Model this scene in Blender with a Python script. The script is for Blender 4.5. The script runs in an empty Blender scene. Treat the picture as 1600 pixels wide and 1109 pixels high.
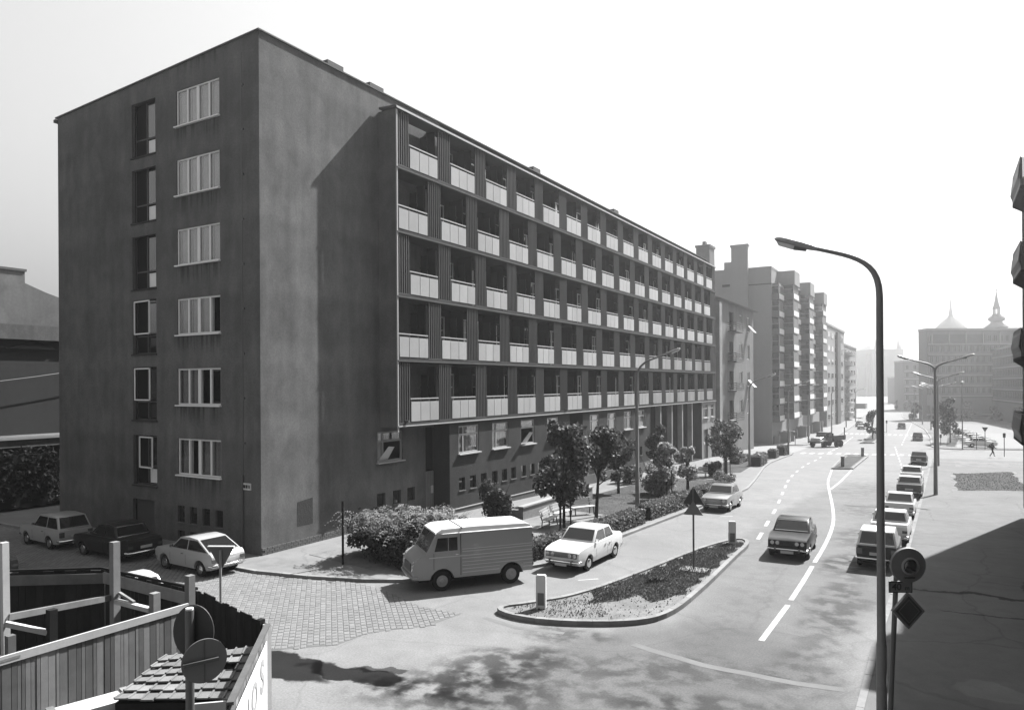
import bpy, bmesh, math, random
import numpy as np
from mathutils import Vector, Matrix
R = math.radians
random.seed(7)
SC = bpy.context.scene
COL = SC.collection
# ---------------------------------------------------------------- camera, sky, sun, exposure
TH = R(30.75)
cam_data = bpy.data.cameras.new('camera')
cam = bpy.data.objects.new('camera', cam_data); COL.objects.link(cam)
cam_data.sensor_width = 36.0
cam_data.lens = 1133.0*36.0/1600.0
cam_data.shift_y = 46.1/1600.0
cam_data.clip_start = 0.1; cam_data.clip_end = 6000
cam.matrix_world = Matrix.Translation((0, 0, 7.0)) @ Matrix.Rotation(TH, 4, 'Z') @ Matrix.Rotation(R(90), 4, 'X') @ Matrix.Rotation(-.0054, 4, 'Z')
SC.camera = cam
AZ, EL = R(16.0), R(46.0)
world = bpy.data.worlds.new('World'); SC.world = world; world.use_nodes = True
wn = world.node_tree; wn.nodes.clear()
sky = wn.nodes.new('ShaderNodeTexSky'); sky.sky_type = 'NISHITA'; sky.sun_disc = False
sky.sun_elevation = EL; sky.sun_rotation = AZ; sky.dust_density = 4.0; sky.air_density = 5.0; sky.ozone_density = 1.0
bw = wn.nodes.new('ShaderNodeRGBToBW'); bg = wn.nodes.new('ShaderNodeBackground'); wo = wn.nodes.new('ShaderNodeOutputWorld')
wn.links.new(sky.outputs[0], bw.inputs[0]); wn.links.new(bw.outputs[0], bg.inputs[0]); wn.links.new(bg.outputs[0], wo.inputs[0])
bg.inputs[1].default_value = 0.05
sun_data = bpy.data.lights.new('sun', 'SUN'); sun_data.energy = 5.0; sun_data.angle = R(0.6); sun_data.color = (1, 1, 1)
sun = bpy.data.objects.new('sun', sun_data); COL.objects.link(sun)
sun.rotation_euler = Vector((math.sin(AZ)*math.cos(EL), math.cos(AZ)*math.cos(EL), math.sin(EL))).to_track_quat('Z', 'Y').to_euler()
sun.location = (0, 60, 80)
SC.view_settings.view_transform = 'Standard'; SC.view_settings.look = 'None'
SC.view_settings.gamma = 1.0; SC.view_settings.use_curve_mapping = False
SC.view_settings.exposure = 1.85
SC.render.engine = 'CYCLES'
SC.cycles.use_denoising = True
SC.cycles.max_bounces = 6; SC.cycles.diffuse_bounces = 3; SC.cycles.glossy_bounces = 2; SC.cycles.transparent_max_bounces = 12
SC.cycles.caustics_reflective = False; SC.cycles.caustics_refractive = False

# ---------------------------------------------------------------- helpers
def g(y):
    if y < 30: return 0.0
    if y < 120: return -(y-30)*.0295
    if y < 320: return -2.655-(y-120)*.01
    return -4.655

def mat(name, v, rough=.85, var=.12, s1=.5, s2=7., bump=0., streak=0., spec=.3, metal=0., coat=0., coord='world', blobs=None, rnd=0., fine=.5, crack=0., trans=0., bumps=30., island=0., mid=0., sill=False):
    m = bpy.data.materials.new(name); m.use_nodes = True
    nt = m.node_tree; N = nt.nodes; L = nt.links; b = N['Principled BSDF']
    def math_(op, a, c, clamp=False):
        n = N.new('ShaderNodeMath'); n.operation = op; n.use_clamp = clamp
        for i, q in enumerate((a, c)):
            if isinstance(q, (int, float)): n.inputs[i].default_value = q
            elif q is not None: L.new(q, n.inputs[i])
        return n.outputs[0]
    if coord == 'world': pos = N.new('ShaderNodeNewGeometry').outputs['Position']
    else: pos = N.new('ShaderNodeTexCoord').outputs['Object']
    def noise(scale, detail=4, sq=None, dist=0.):
        p = pos
        if sq is not None:
            mp = N.new('ShaderNodeMapping'); mp.inputs['Scale'].default_value = sq; L.new(pos, mp.inputs[0]); p = mp.outputs[0]
        n = N.new('ShaderNodeTexNoise'); n.inputs['Scale'].default_value = scale; n.inputs['Detail'].default_value = detail
        n.inputs['Distortion'].default_value = dist; L.new(p, n.inputs['Vector']); return n.outputs['Fac']
    val = math_('ADD', 1.0, math_('MULTIPLY', math_('SUBTRACT', noise(s1, 5, None, .6), .5), var*4))
    if fine: val = math_('MULTIPLY', val, math_('ADD', 1.0, math_('MULTIPLY', math_('SUBTRACT', noise(s2, 3), .5), var*4*fine)))
    if mid: val = math_('MULTIPLY', val, math_('ADD', 1.0, math_('MULTIPLY', math_('SUBTRACT', noise(1.7, 6, (1, 1, .7), .4), .5), mid*4)))
    if sill:
        sx = N.new('ShaderNodeSeparateXYZ'); L.new(pos, sx.inputs[0])
        ph = math_('DIVIDE', math_('SUBTRACT', sx.outputs['Z'], 3.10-9.24), 3.08); fr_ = math_('FRACT', ph, None)
        def ss(a, lo, hi):
            r_ = N.new('ShaderNodeMapRange'); r_.interpolation_type = 'SMOOTHSTEP'; r_.inputs['From Min'].default_value = lo; r_.inputs['From Max'].default_value = hi; L.new(a, r_.inputs['Value']); return r_.outputs[0]
        zmask = ss(fr_, .62, 1.0); x1_ = ss(sx.outputs['X'], -29.6, -29.1); x2_ = ss(sx.outputs['X'], -26.1, -26.5); yg_ = ss(sx.outputs['Y'], 20.3, 20.15)
        st_ = ss(noise(1.0, 3, (7, 7, .25)), .42, .62)
        k_ = math_('MULTIPLY', math_('MULTIPLY', zmask, st_), math_('MULTIPLY', math_('MULTIPLY', x1_, x2_), yg_))
        val = math_('MULTIPLY', val, math_('SUBTRACT', 1.0, math_('MULTIPLY', k_, .55)))
        bd_ = math_('MULTIPLY', ss(fr_, .45, .62), ss(fr_, .98, .7)); val = math_('MULTIPLY', val, math_('ADD', .94, math_('MULTIPLY', math_('MULTIPLY', bd_, noise(.5, 4)), .26)))
    if streak: val = math_('MULTIPLY', val, math_('ADD', 1.0, math_('MULTIPLY', math_('SUBTRACT', noise(1.0, 4, (1.6, 1.6, .16)), .5), streak*4)))
    if rnd:
        oi = N.new('ShaderNodeObjectInfo'); val = math_('MULTIPLY', val, math_('ADD', 1-rnd, math_('MULTIPLY', oi.outputs['Random'], rnd*2)))
    if island:
        ge = N.new('ShaderNodeNewGeometry'); val = math_('MULTIPLY', val, math_('ADD', 1-island, math_('MULTIPLY', ge.outputs['Random Per Island'], island*2)))
    if blobs:
        nz = N.new('ShaderNodeTexNoise'); nz.inputs['Scale'].default_value = .9; nz.inputs['Detail'].default_value = 6; L.new(pos, nz.inputs['Vector'])
        vs = N.new('ShaderNodeVectorMath'); vs.operation = 'SUBTRACT'; L.new(nz.outputs['Color'], vs.inputs[0]); vs.inputs[1].default_value = (.5, .5, .5)
        vm = N.new('ShaderNodeVectorMath'); vm.operation = 'SCALE'; L.new(vs.outputs[0], vm.inputs[0]); vm.inputs['Scale'].default_value = 1.5
        va = N.new('ShaderNodeVectorMath'); va.operation = 'ADD'; L.new(pos, va.inputs[0]); L.new(vm.outputs[0], va.inputs[1])
        hf = noise(1.7, 10, None, .15)
        for (cx, cy, rx, ry, rot, fac, patchy) in blobs:
            mp = N.new('ShaderNodeMapping'); mp.vector_type = 'TEXTURE'
            mp.inputs['Location'].default_value = (cx, cy, 0); mp.inputs['Rotation'].default_value = (0, 0, R(rot)); mp.inputs['Scale'].default_value = (rx, ry, 1000)
            L.new(va.outputs[0], mp.inputs[0])
            ln = N.new('ShaderNodeVectorMath'); ln.operation = 'LENGTH'; L.new(mp.outputs[0], ln.inputs[0])
            mr = N.new('ShaderNodeMapRange'); mr.interpolation_type = 'SMOOTHSTEP'
            mr.inputs['From Min'].default_value = 1.25 if patchy else 1.1; mr.inputs['From Max'].default_value = .45 if patchy else .88
            L.new(ln.outputs['Value'], mr.inputs['Value'])
            k = mr.outputs[0]
            if patchy:
                m2 = N.new('ShaderNodeMapRange'); m2.interpolation_type = 'SMOOTHSTEP'; m2.inputs['From Min'].default_value = .50-.14*patchy; m2.inputs['From Max'].default_value = .74-.14*patchy
                L.new(hf, m2.inputs['Value']); k = math_('MULTIPLY', k, m2.outputs[0])
            val = math_('MULTIPLY', val, math_('ADD', 1.0, math_('MULTIPLY', k, fac-1)))
    if crack:
        vo = N.new('ShaderNodeTexVoronoi'); vo.feature = 'DISTANCE_TO_EDGE'; vo.inputs['Scale'].default_value = .33
        nz2 = N.new('ShaderNodeTexNoise'); nz2.inputs['Scale'].default_value = 1.2; nz2.inputs['Detail'].default_value = 5; L.new(pos, nz2.inputs['Vector'])
        mx = N.new('ShaderNodeMixRGB'); mx.inputs[0].default_value = .35; L.new(pos, mx.inputs[1]); L.new(nz2.outputs['Color'], mx.inputs[2]); L.new(mx.outputs[0], vo.inputs['Vector'])
        cr = N.new('ShaderNodeMapRange'); cr.inputs['From Min'].default_value = .0; cr.inputs['From Max'].default_value = .012; cr.inputs['To Min'].default_value = 1-crack; L.new(vo.outputs['Distance'], cr.inputs['Value'])
        val = math_('MULTIPLY', val, cr.outputs[0])
    val = math_('MULTIPLY', val, v)
    cc = N.new('ShaderNodeCombineColor')
    for i in range(3): L.new(val, cc.inputs[i])
    L.new(cc.outputs[0], b.inputs['Base Color'])
    b.inputs['Roughness'].default_value = rough; b.inputs['Specular IOR Level'].default_value = spec if rough < .7 else spec*.12; b.inputs['Metallic'].default_value = metal
    b.inputs['Coat Weight'].default_value = coat; b.inputs['Coat Roughness'].default_value = .08
    if bump:
        bn = N.new('ShaderNodeBump'); bn.inputs['Strength'].default_value = bump; bn.inputs['Distance'].default_value = .03
        L.new(noise(bumps, 4), bn.inputs['Height']); L.new(bn.outputs[0], b.inputs['Normal'])
    if trans:
        tl = N.new('ShaderNodeBsdfTranslucent'); L.new(cc.outputs[0], tl.inputs[0]); ms = N.new('ShaderNodeMixShader'); ms.inputs[0].default_value = trans
        L.new(b.outputs[0], ms.inputs[1]); L.new(tl.outputs[0], ms.inputs[2]); L.new(ms.outputs[0], N['Material Output'].inputs[0])
    return m

def glass_mat(name, see=.75, v=.03):
    m = bpy.data.materials.new(name); m.use_nodes = True; nt = m.node_tree; N = nt.nodes; L = nt.links; N.remove(N['Principled BSDF'])
    t = N.new('ShaderNodeBsdfTransparent'); d = N.new('ShaderNodeBsdfDiffuse'); d.inputs[0].default_value = (v, v, v, 1)
    gl = N.new('ShaderNodeBsdfGlossy'); gl.inputs['Roughness'].default_value = .03; gl.inputs[0].default_value = (.9, .9, .9, 1)
    fr = N.new('ShaderNodeLayerWeight'); fr.inputs[0].default_value = .5
    mr = N.new('ShaderNodeMapRange'); mr.inputs['From Min'].default_value = 0; mr.inputs['From Max'].default_value = 1; mr.inputs['To Min'].default_value = .05; mr.inputs['To Max'].default_value = .75
    pw = N.new('ShaderNodeMath'); pw.operation = 'POWER'; pw.inputs[1].default_value = 2.2; L.new(fr.outputs['Facing'], pw.inputs[0]); L.new(pw.outputs[0], mr.inputs['Value'])
    a = N.new('ShaderNodeMixShader'); a.inputs[0].default_value = see; L.new(d.outputs[0], a.inputs[1]); L.new(t.outputs[0], a.inputs[2])
    c = N.new('ShaderNodeMixShader'); L.new(mr.outputs[0], c.inputs[0]); L.new(a.outputs[0], c.inputs[1]); L.new(gl.outputs[0], c.inputs[2])
    L.new(c.outputs[0], N['Material Output'].inputs[0]); return m

class MB:
    def __init__(s): s.v = []; s.f = []
    def quad(s, a, b, c, d):
        n = len(s.v); s.v += [a, b, c, d]; s.f.append((n, n+1, n+2, n+3)); return s
    def poly(s, pts):
        n = len(s.v); s.v += list(pts); s.f.append(tuple(range(n, n+len(pts)))); return s
    def hexa(s, p):   # 8 points: bottom 4 ccw, top 4 ccw
        n = len(s.v); s.v += list(p)
        for q in ((3, 2, 1, 0), (4, 5, 6, 7), (0, 1, 5, 4), (1, 2, 6, 5), (2, 3, 7, 6), (3, 0, 4, 7)): s.f.append(tuple(n+i for i in q))
        return s
    def box(s, x0, x1, y0, y1, z0, z1):
        return s.hexa([(x0, y0, z0), (x1, y0, z0), (x1, y1, z0), (x0, y1, z0), (x0, y0, z1), (x1, y0, z1), (x1, y1, z1), (x0, y1, z1)])
    def obox(s, c, d, rz=0.):
        ca, sa = math.cos(rz), math.sin(rz); p = []
        for z in (-.5, .5):
            for x, y in ((-.5, -.5), (.5, -.5), (.5, .5), (-.5, .5)):
                X, Y = x*d[0], y*d[1]; p.append((c[0]+X*ca-Y*sa, c[1]+X*sa+Y*ca, c[2]+z*d[2]))
        return s.hexa(p)
    def bar(s, a, b, w, h, up=(0, 0, 1)):
        a = Vector(a); b = Vector(b); d = (b-a).normalized(); u = Vector(up)
        r = d.cross(u)
        if r.length < 1e-4: r = d.cross(Vector((1, 0, 0)))
        r.normalize(); u = r.cross(d).normalized(); r = r*w/2; u = u*h/2
        return s.hexa([tuple(q) for q in (a-r-u, b-r-u, b+r-u, a+r-u, a-r+u, b-r+u, b+r+u, a+r+u)])
    def tube(s, pts, rad, n=10, cap=True):
        pts = [Vector(p) for p in pts]
        if isinstance(rad, (int, float)): rad = [rad]*len(pts)
        base = len(s.v); ref = None
        for i, p in enumerate(pts):
            d = (pts[min(i+1, len(pts)-1)]-pts[max(i-1, 0)]).normalized()
            if ref is None:
                ref = Vector((1, 0, 0)) if abs(d.x) < .8 else Vector((0, 1, 0))
            u = (ref-d*ref.dot(d)).normalized(); w = d.cross(u); ref = u
            for k in range(n):
                a = 2*math.pi*k/n; s.v.append(tuple(p+(u*math.cos(a)+w*math.sin(a))*rad[i]))
        for i in range(len(pts)-1):
            for k in range(n):
                a = base+i*n+k; b = base+i*n+(k+1) % n; s.f.append((a, b, b+n, a+n))
        if cap: s.f.append(tuple(base+k for k in reversed(range(n)))); s.f.append(tuple(base+(len(pts)-1)*n+k for k in range(n)))
        return s
    def lathe(s, c, prof, n=16, axis='z'):
        base = len(s.v)
        for (r, h) in prof:
            for k in range(n):
                a = 2*math.pi*k/n; x, y, z = r*math.cos(a), r*math.sin(a), h
                if axis == 'y': x, y, z = x, h, y
                if axis == 'x': x, y, z = h, x, y
                s.v.append((c[0]+x, c[1]+y, c[2]+z))
        for i in range(len(prof)-1):
            for k in range(n):
                a = base+i*n+k; b = base+i*n+(k+1) % n; s.f.append((a, b, b+n, a+n))
        s.f.append(tuple(base+k for k in reversed(range(n)))); s.f.append(tuple(base+(len(prof)-1)*n+k for k in range(n)))
        return s
    def mesh(s, name, m, smooth=False):
        me = bpy.data.meshes.new(name); me.from_pydata(s.v, [], s.f)
        if m: me.materials.append(m)
        if smooth:
            me.shade_smooth()
            try: me.set_sharp_from_angle(angle=R(38))
            except Exception: pass
        return me
    def build(s, name, m, parent=None, smooth=False, loc=(0, 0, 0), rz=0., rot=None):
        return ob(name, s.mesh(name, m, smooth), parent, loc, rz, rot)

def ob(name, me, parent=None, loc=(0, 0, 0), rz=0., rot=None):
    o = bpy.data.objects.new(name, me); COL.objects.link(o); o.location = loc
    o.rotation_euler = rot if rot is not None else (0, 0, rz)
    if parent is not None: o.parent = parent
    return o
def tag(o, label=None, cat=None, group=None, kind=None):
    if label: o['label'] = label
    if cat: o['category'] = cat
    if group: o['group'] = group
    if kind: o['kind'] = kind
    return o
def thing(name, label, cat, loc=(0, 0, 0), rz=0., group=None):
    o = bpy.data.objects.new(name, None); COL.objects.link(o); o.empty_display_size = .3; o.location = loc; o.rotation_euler = (0, 0, rz)
    return tag(o, label, cat, group)
KIDS = {}
def tree_of(src):
    k = src.name
    if k not in KIDS: KIDS[k] = [(c, [d for d in c.children]) for c in src.children]
    return KIDS[k]
def copy_tree(src, loc, rz=None, label=None, group=None, scale=None):
    r = src.copy(); COL.objects.link(r)
    for ch, gr in tree_of(src):
        c = ch.copy(); COL.objects.link(c); c.parent = r
        for d in gr:
            e = d.copy(); COL.objects.link(e); e.parent = c
    r.location = loc
    if rz is not None: r.rotation_euler = (0, 0, rz)
    if label: r['label'] = label
    if group: r['group'] = group
    if scale: r.scale = scale
    return r

def sheet(name, poly, dz, m, thick=0., parent=None, loc_tag=True, z_fn=g):
    bm = bmesh.new(); vs = [bm.verts.new((x, y, 0)) for x, y in poly]; bm.faces.new(vs)
    bm.normal_update()
    for f in bm.faces:
        if f.normal.z < 0: f.normal_flip()
    for yb in (30., 120., 320.):
        bmesh.ops.bisect_plane(bm, geom=bm.verts[:]+bm.edges[:]+bm.faces[:], plane_co=(0, yb, 0), plane_no=(0, 1, 0))
    bmesh.ops.triangulate(bm, faces=bm.faces[:])
    if thick:
        r = bmesh.ops.extrude_face_region(bm, geom=bm.faces[:])
        top = set(e for e in r['geom'] if isinstance(e, bmesh.types.BMVert))
    else: top = set(bm.verts)
    for v in bm.verts: v.co.z = z_fn(v.co.y)+dz-(0 if v in top else thick)
    me = bpy.data.meshes.new(name); bm.to_mesh(me); bm.free(); me.materials.append(m)
    o = ob(name, me, parent)
    if parent is None: o['kind'] = 'structure'
    return o

def strip(poly, w, closed=False):      # 2D ribbon outline pieces along a polyline (list of quads)
    out = []; n = len(poly)
    def nrm(i):
        a = poly[max(i-1, 0)] if not closed else poly[(i-1) % n]; b = poly[min(i+1, n-1)] if not closed else poly[(i+1) % n]
        dx, dy = b[0]-a[0], b[1]-a[1]; l = math.hypot(dx, dy); return (-dy/l, dx/l)
    ns = [nrm(i) for i in range(n)]
    for i in range(n if closed else n-1):
        j = (i+1) % n; a, b = poly[i], poly[j]; na, nb = ns[i], ns[j]
        out.append([(a[0]-na[0]*w/2, a[1]-na[1]*w/2), (b[0]-nb[0]*w/2, b[1]-nb[1]*w/2), (b[0]+nb[0]*w/2, b[1]+nb[1]*w/2), (a[0]+na[0]*w/2, a[1]+na[1]*w/2)])
    return out
def resample(poly, step, closed=False):
    pts = list(poly)+([poly[0]] if closed else []); out = [pts[0]]
    for a, b in zip(pts, pts[1:]):
        l = math.hypot(b[0]-a[0], b[1]-a[1]); k = max(1, round(l/step))
        for i in range(1, k+1): out.append((a[0]+(b[0]-a[0])*i/k, a[1]+(b[1]-a[1])*i/k))
    if closed: out.pop()
    return out
def smooth_poly(p, closed=False, it=2):
    for _ in range(it):
        q = []; n = len(p)
        rng = range(n if closed else n-1)
        if not closed: q.append(p[0])
        for i in rng:
            a, b = p[i], p[(i+1) % n]; q += [(a[0]*.75+b[0]*.25, a[1]*.75+b[1]*.25), (a[0]*.25+b[0]*.75, a[1]*.25+b[1]*.75)]
        if not closed: q.append(p[-1])
        p = q
    return p
def in_poly(x, y, p):
    c = False; j = len(p)-1
    for i in range(len(p)):
        if (p[i][1] > y) != (p[j][1] > y) and x < (p[j][0]-p[i][0])*(y-p[i][1])/(p[j][1]-p[i][1])+p[i][0]: c = not c
        j = i
    return c
def kerb(name_root, poly, w, top, m, label_kind=None, closed=False, step=1.1, near=45., base=-.03):
    """kerb stones as parts of a structure, the far ones joined"""
    root = bpy.data.objects.new(name_root, None); COL.objects.link(root); root['kind'] = 'structure'
    far = MB(); nf = 0
    for q in strip(resample(poly, step, closed), w, closed):
        cx = sum(p[0] for p in q)/4; cy = sum(p[1] for p in q)/4
        sc = .985; q = [(cx+(x-cx)*sc, cy+(y-cy)*sc) for x, y in q]; dz = random.uniform(-.004, .004)
        P = [(x, y, g(y)+base) for x, y in q]+[(x, y, g(y)+top+dz) for x, y in q]
        if math.hypot(cx, cy) < near: MB().hexa(P).build('kerb_stone', m, root)
        else: far.hexa(P); nf += 1
    if nf: o = far.build('kerb_run', m, root); o['kind'] = 'stuff'
    return root

def wallholes(nm, axis, c, u0, u1, z0, z1, holes, depth, m, sgn, parent=None, topfn=None):
    """wall with real openings; outward normal = sgn along axis; reveals go inward by depth"""
    us = sorted(set([u0, u1]+[h[0] for h in holes]+[h[1] for h in holes])); zs = sorted(set([z0, z1]+[h[2] for h in holes]+[h[3] for h in holes]))
    mb = MB(); ci = c-sgn*depth
    def P(u, z, cc=c):
        if topfn and abs(z-z1) < 1e-6: z = topfn(u)
        return (cc, u, z) if axis == 'x' else (u, cc, z)
    flip = (axis == 'x') == (sgn > 0)
    def Q(a, b, c_, d):
        if flip: mb.quad(a, b, c_, d)
        else: mb.quad(d, c_, b, a)
    for i in range(len(us)-1):
        for j in range(len(zs)-1):
            um, zm = (us[i]+us[i+1])/2, (zs[j]+zs[j+1])/2
            if any(h[0] < um < h[1] and h[2] < zm < h[3] for h in holes): continue
            Q(P(us[i], zs[j]), P(us[i+1], zs[j]), P(us[i+1], zs[j+1]), P(us[i], zs[j+1]))
    for (a, b, d, e) in holes:
        Q(P(a, d), P(a, e), P(a, e, ci), P(a, d, ci)); Q(P(b, e), P(b, d), P(b, d, ci), P(b, e, ci))
        Q(P(b, d), P(a, d), P(a, d, ci), P(b, d, ci)); Q(P(a, e), P(b, e), P(b, e, ci), P(a, e, ci))
    return mb.build(nm, m, parent)

# ---------------------------------------------------------------- materials
M = {}
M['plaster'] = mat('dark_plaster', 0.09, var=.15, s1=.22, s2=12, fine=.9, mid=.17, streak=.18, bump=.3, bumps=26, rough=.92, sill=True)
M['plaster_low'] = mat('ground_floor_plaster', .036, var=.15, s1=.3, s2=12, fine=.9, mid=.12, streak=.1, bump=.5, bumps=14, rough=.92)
M['plinth'] = mat('brick_plinth', .085, var=.15, s1=2, s2=14, bump=.5, rough=.9)
M['coping'] = mat('pale_coping', .2, var=.08)
M['slat'] = mat('grey_slat_metal', .052, var=.1, rough=.7, spec=.3, rnd=.15)
M['bandm'] = mat('floor_band_render', .04, var=.12, streak=.1)
M['railm'] = mat('pale_metal_rail', .25, var=.03, rough=.4)
M['panelm'] = mat('white_wired_glass', 0.31, var=.05, s1=1.5, rough=.18, spec=.6, coat=.5, rnd=.12, trans=.25)
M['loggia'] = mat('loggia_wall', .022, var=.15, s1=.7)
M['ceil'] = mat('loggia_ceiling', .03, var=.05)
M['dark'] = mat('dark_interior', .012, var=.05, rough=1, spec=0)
M['frame'] = mat('white_window_paint', 0.6, var=.05, rough=.6)
M['frameg'] = mat('grey_window_paint', .27, var=.08, rough=.7)
M['framed'] = mat('dark_window_paint', .05, var=.05, rough=.5)
M['curtain'] = mat('net_curtain', 0.42, var=.12, s1=3.5, s2=20, streak=.0, rough=1, spec=0)
M['glass'] = glass_mat('window_glass', .8)
M['glassd'] = glass_mat('dark_glass', .25, .02)
M['metald'] = mat('dark_metal', .05, var=.05, rough=.5, spec=.5)
M['roofm'] = mat('roof_sheet', .08, var=.1, rough=.7)
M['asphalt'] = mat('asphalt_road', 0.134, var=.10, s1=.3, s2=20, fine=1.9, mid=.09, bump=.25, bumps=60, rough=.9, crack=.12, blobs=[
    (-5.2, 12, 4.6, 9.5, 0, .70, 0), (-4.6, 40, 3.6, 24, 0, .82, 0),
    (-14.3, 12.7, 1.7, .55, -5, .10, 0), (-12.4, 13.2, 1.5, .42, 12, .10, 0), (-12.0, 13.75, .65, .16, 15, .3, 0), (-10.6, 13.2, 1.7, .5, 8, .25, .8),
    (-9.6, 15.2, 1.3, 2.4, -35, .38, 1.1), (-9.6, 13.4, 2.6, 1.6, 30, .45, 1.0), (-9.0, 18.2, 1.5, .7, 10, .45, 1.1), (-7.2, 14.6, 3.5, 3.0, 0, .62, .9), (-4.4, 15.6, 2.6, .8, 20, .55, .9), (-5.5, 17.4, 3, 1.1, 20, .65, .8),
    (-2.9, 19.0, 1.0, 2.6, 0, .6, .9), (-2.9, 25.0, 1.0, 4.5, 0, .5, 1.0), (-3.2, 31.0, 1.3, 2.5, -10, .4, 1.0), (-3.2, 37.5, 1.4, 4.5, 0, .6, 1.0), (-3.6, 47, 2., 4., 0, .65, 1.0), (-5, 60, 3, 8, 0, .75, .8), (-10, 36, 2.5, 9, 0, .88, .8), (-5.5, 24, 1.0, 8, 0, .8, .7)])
M['asphalt_side'] = mat('pale_side_street', 0.165, var=.06, s1=.3)
M['pave'] = mat('pavement_asphalt', 0.13, var=.09, s1=.5, s2=18, mid=.07, bump=.12, bumps=50, crack=.15, blobs=[(-22.5, 19.5, 1.6, .8, 10, .8, .8), (-20.5, 19.8, .8, .6, 0, .8, .9)])
M['pave_r'] = mat('right_pavement_asphalt', 0.1, var=.11, s1=.3, s2=18, mid=.1, bump=.12, bumps=50, crack=.2, blobs=[(1.2, 28.0, 3.0, .16, 3, .35, 0), (2.6, 29.3, .2, 1.5, 10, .6, 0), (1.4, 25.6, 1.6, .1, 5, .5, 0), (.9, 19.4, .6, .7, 0, 1.25, 0)])
M['bright'] = mat('pale_concrete', 0.145, var=.06, s1=.4)
M['kerbm'] = mat('kerb_granite', .16, var=.15, s1=2, s2=12, rnd=.12, coord='obj')
M['paint'] = mat('road_paint', .29, var=.17, s1=2.2, s2=26, fine=1.3, mid=.12)
M['sett'] = mat('granite_sett', .125, var=.08, s1=1, s2=14, rnd=.1, island=.12, bump=.15)
M['settbed'] = mat('sett_joint_sand', .1, var=.1)
M['lawn'] = mat('lawn_turf', 0.055, var=.3, s1=.9, s2=9, bump=.8, rough=1, spec=.1)
M['soil'] = mat('dry_soil', .12, var=.28, s1=1.1, s2=8, bump=.7, rough=1)
M['grassblade'] = mat('grass_blade', 0.06, var=.25, rough=.8, island=.3, trans=.3)
M['earth'] = mat('ground_earth', .13, var=.15, s1=.05, s2=.7)
M['leaf'] = mat('tree_leaf', .04, var=.25, s1=2, s2=9, rough=.6, spec=.25, island=.75, trans=.35)
M['leaf2'] = mat('pale_leaf', .19, var=.2, s1=2, s2=9, rough=.6, spec=.25, island=.6, trans=.4)
M['leafh'] = mat('hedge_leaf', 0.1, var=.25, s1=2, s2=9, rough=.6, spec=.25, island=.75, trans=.35)
M['leafd'] = mat('ivy_leaf', .018, var=.25, s1=2, rough=.7, spec=.1, island=.6, trans=.2)
M['bark'] = mat('tree_bark', .03, var=.25, s1=6, s2=30, bump=.5)
M['concrete'] = mat('weathered_concrete', .17, var=.2, s1=.8, s2=8, streak=.1, bump=.3)
M['wood'] = mat('weathered_plank', 0.12, var=.14, s1=1.5, s2=9, rnd=.42, mid=.08, bump=.1, bumps=60, rough=.85, streak=.2)
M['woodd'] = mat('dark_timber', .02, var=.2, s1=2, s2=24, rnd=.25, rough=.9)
M['woodl'] = mat('fresh_cut_timber', 0.32, var=.1, s1=2, s2=24, rnd=.12)
M['tile'] = mat('clay_roof_tile', .13, var=.15, s1=4, s2=18, rnd=.25, rough=.7)
M['lampm'] = mat('grey_lamp_post', 0.12, var=.1, s1=2, s2=16, rough=.55, metal=.0, spec=.4)
M['lamp_head'] = mat('lamp_head_aluminium', .22, var=.06, rough=.45, metal=.3)
M['lens'] = mat('frosted_lamp_lens', .6, var=.03, rough=.25, trans=.4)
M['signback'] = mat('grey_sign_back', .1, var=.08, s1=3, rough=.6)
M['signd'] = mat('dark_sign_face', .02, var=.1, s1=3, rough=.5)
M['signw'] = mat('white_sign_enamel', .42, var=.04, rough=.4)
M['black'] = mat('black_lettering', .015, var=.0, rough=.6)
M['tyre'] = mat('tyre_rubber', .018, var=.1, rough=.85, coord='obj')
M['chrome'] = mat('chrome_trim', .6, var=.02, rough=.2, metal=1., coord='obj')
M['carglass'] = mat('car_glass', .012, var=.0, rough=.05, spec=.5, coat=.35, coord='obj')
M['headl'] = mat('headlamp_glass', .35, var=.02, rough=.1, metal=.4, coat=1., coord='obj')
M['taill'] = mat('tail_lamp', .06, var=.0, rough=.2, coat=1., coord='obj')
M['under'] = mat('under_body', .015, var=.05, rough=.9, coord='obj')
M['plate'] = mat('number_plate', .35, var=.05, coord='obj')
M['cloth'] = mat('dark_clothing', .03, var=.15, rough=.9, coord='obj')
M['skin'] = mat('skin_tone', .35, var=.05, coord='obj')
# ================================================================ GROUND, ROADS, PAVEMENTS
KERB_L = [(-62, 18.4), (-30, 18.4), (-22.1, 18.4), (-19.9, 18.84), (-17.8, 19.5), (-16.3, 20.3), (-15.2, 21.3), (-14.2, 22.9), (-13.3, 24.6), (-12.9, 26.5), (-12.75, 30), (-12.7, 33.4), (-12.5, 43.7), (-12.2, 50), (-12.3, 54), (-13.1, 60), (-14.3, 68), (-15.2, 74), (-15.8, 80), (-16.1, 88), (-16.2, 95)]
KERB_R = [(-1.5, -12), (-1.55, 17), (-1.55, 22), (-1.35, 30), (-1.27, 55), (-1.2, 96)]
o = sheet('ground', [(-1400, -280), (1400, -280), (1400, 1400), (-1400, 1400)], -.03, M['earth'])
ROADP = [(-110, -25), (60, -25), (60, 150), (6, 150), (2, 345), (-28, 345), (-28, 120), (-80, 118), (-80, 98), (-30, 95), (-30, 60), (-110, 60)]
sheet('road', ROADP, 0, M['asphalt'])
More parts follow.
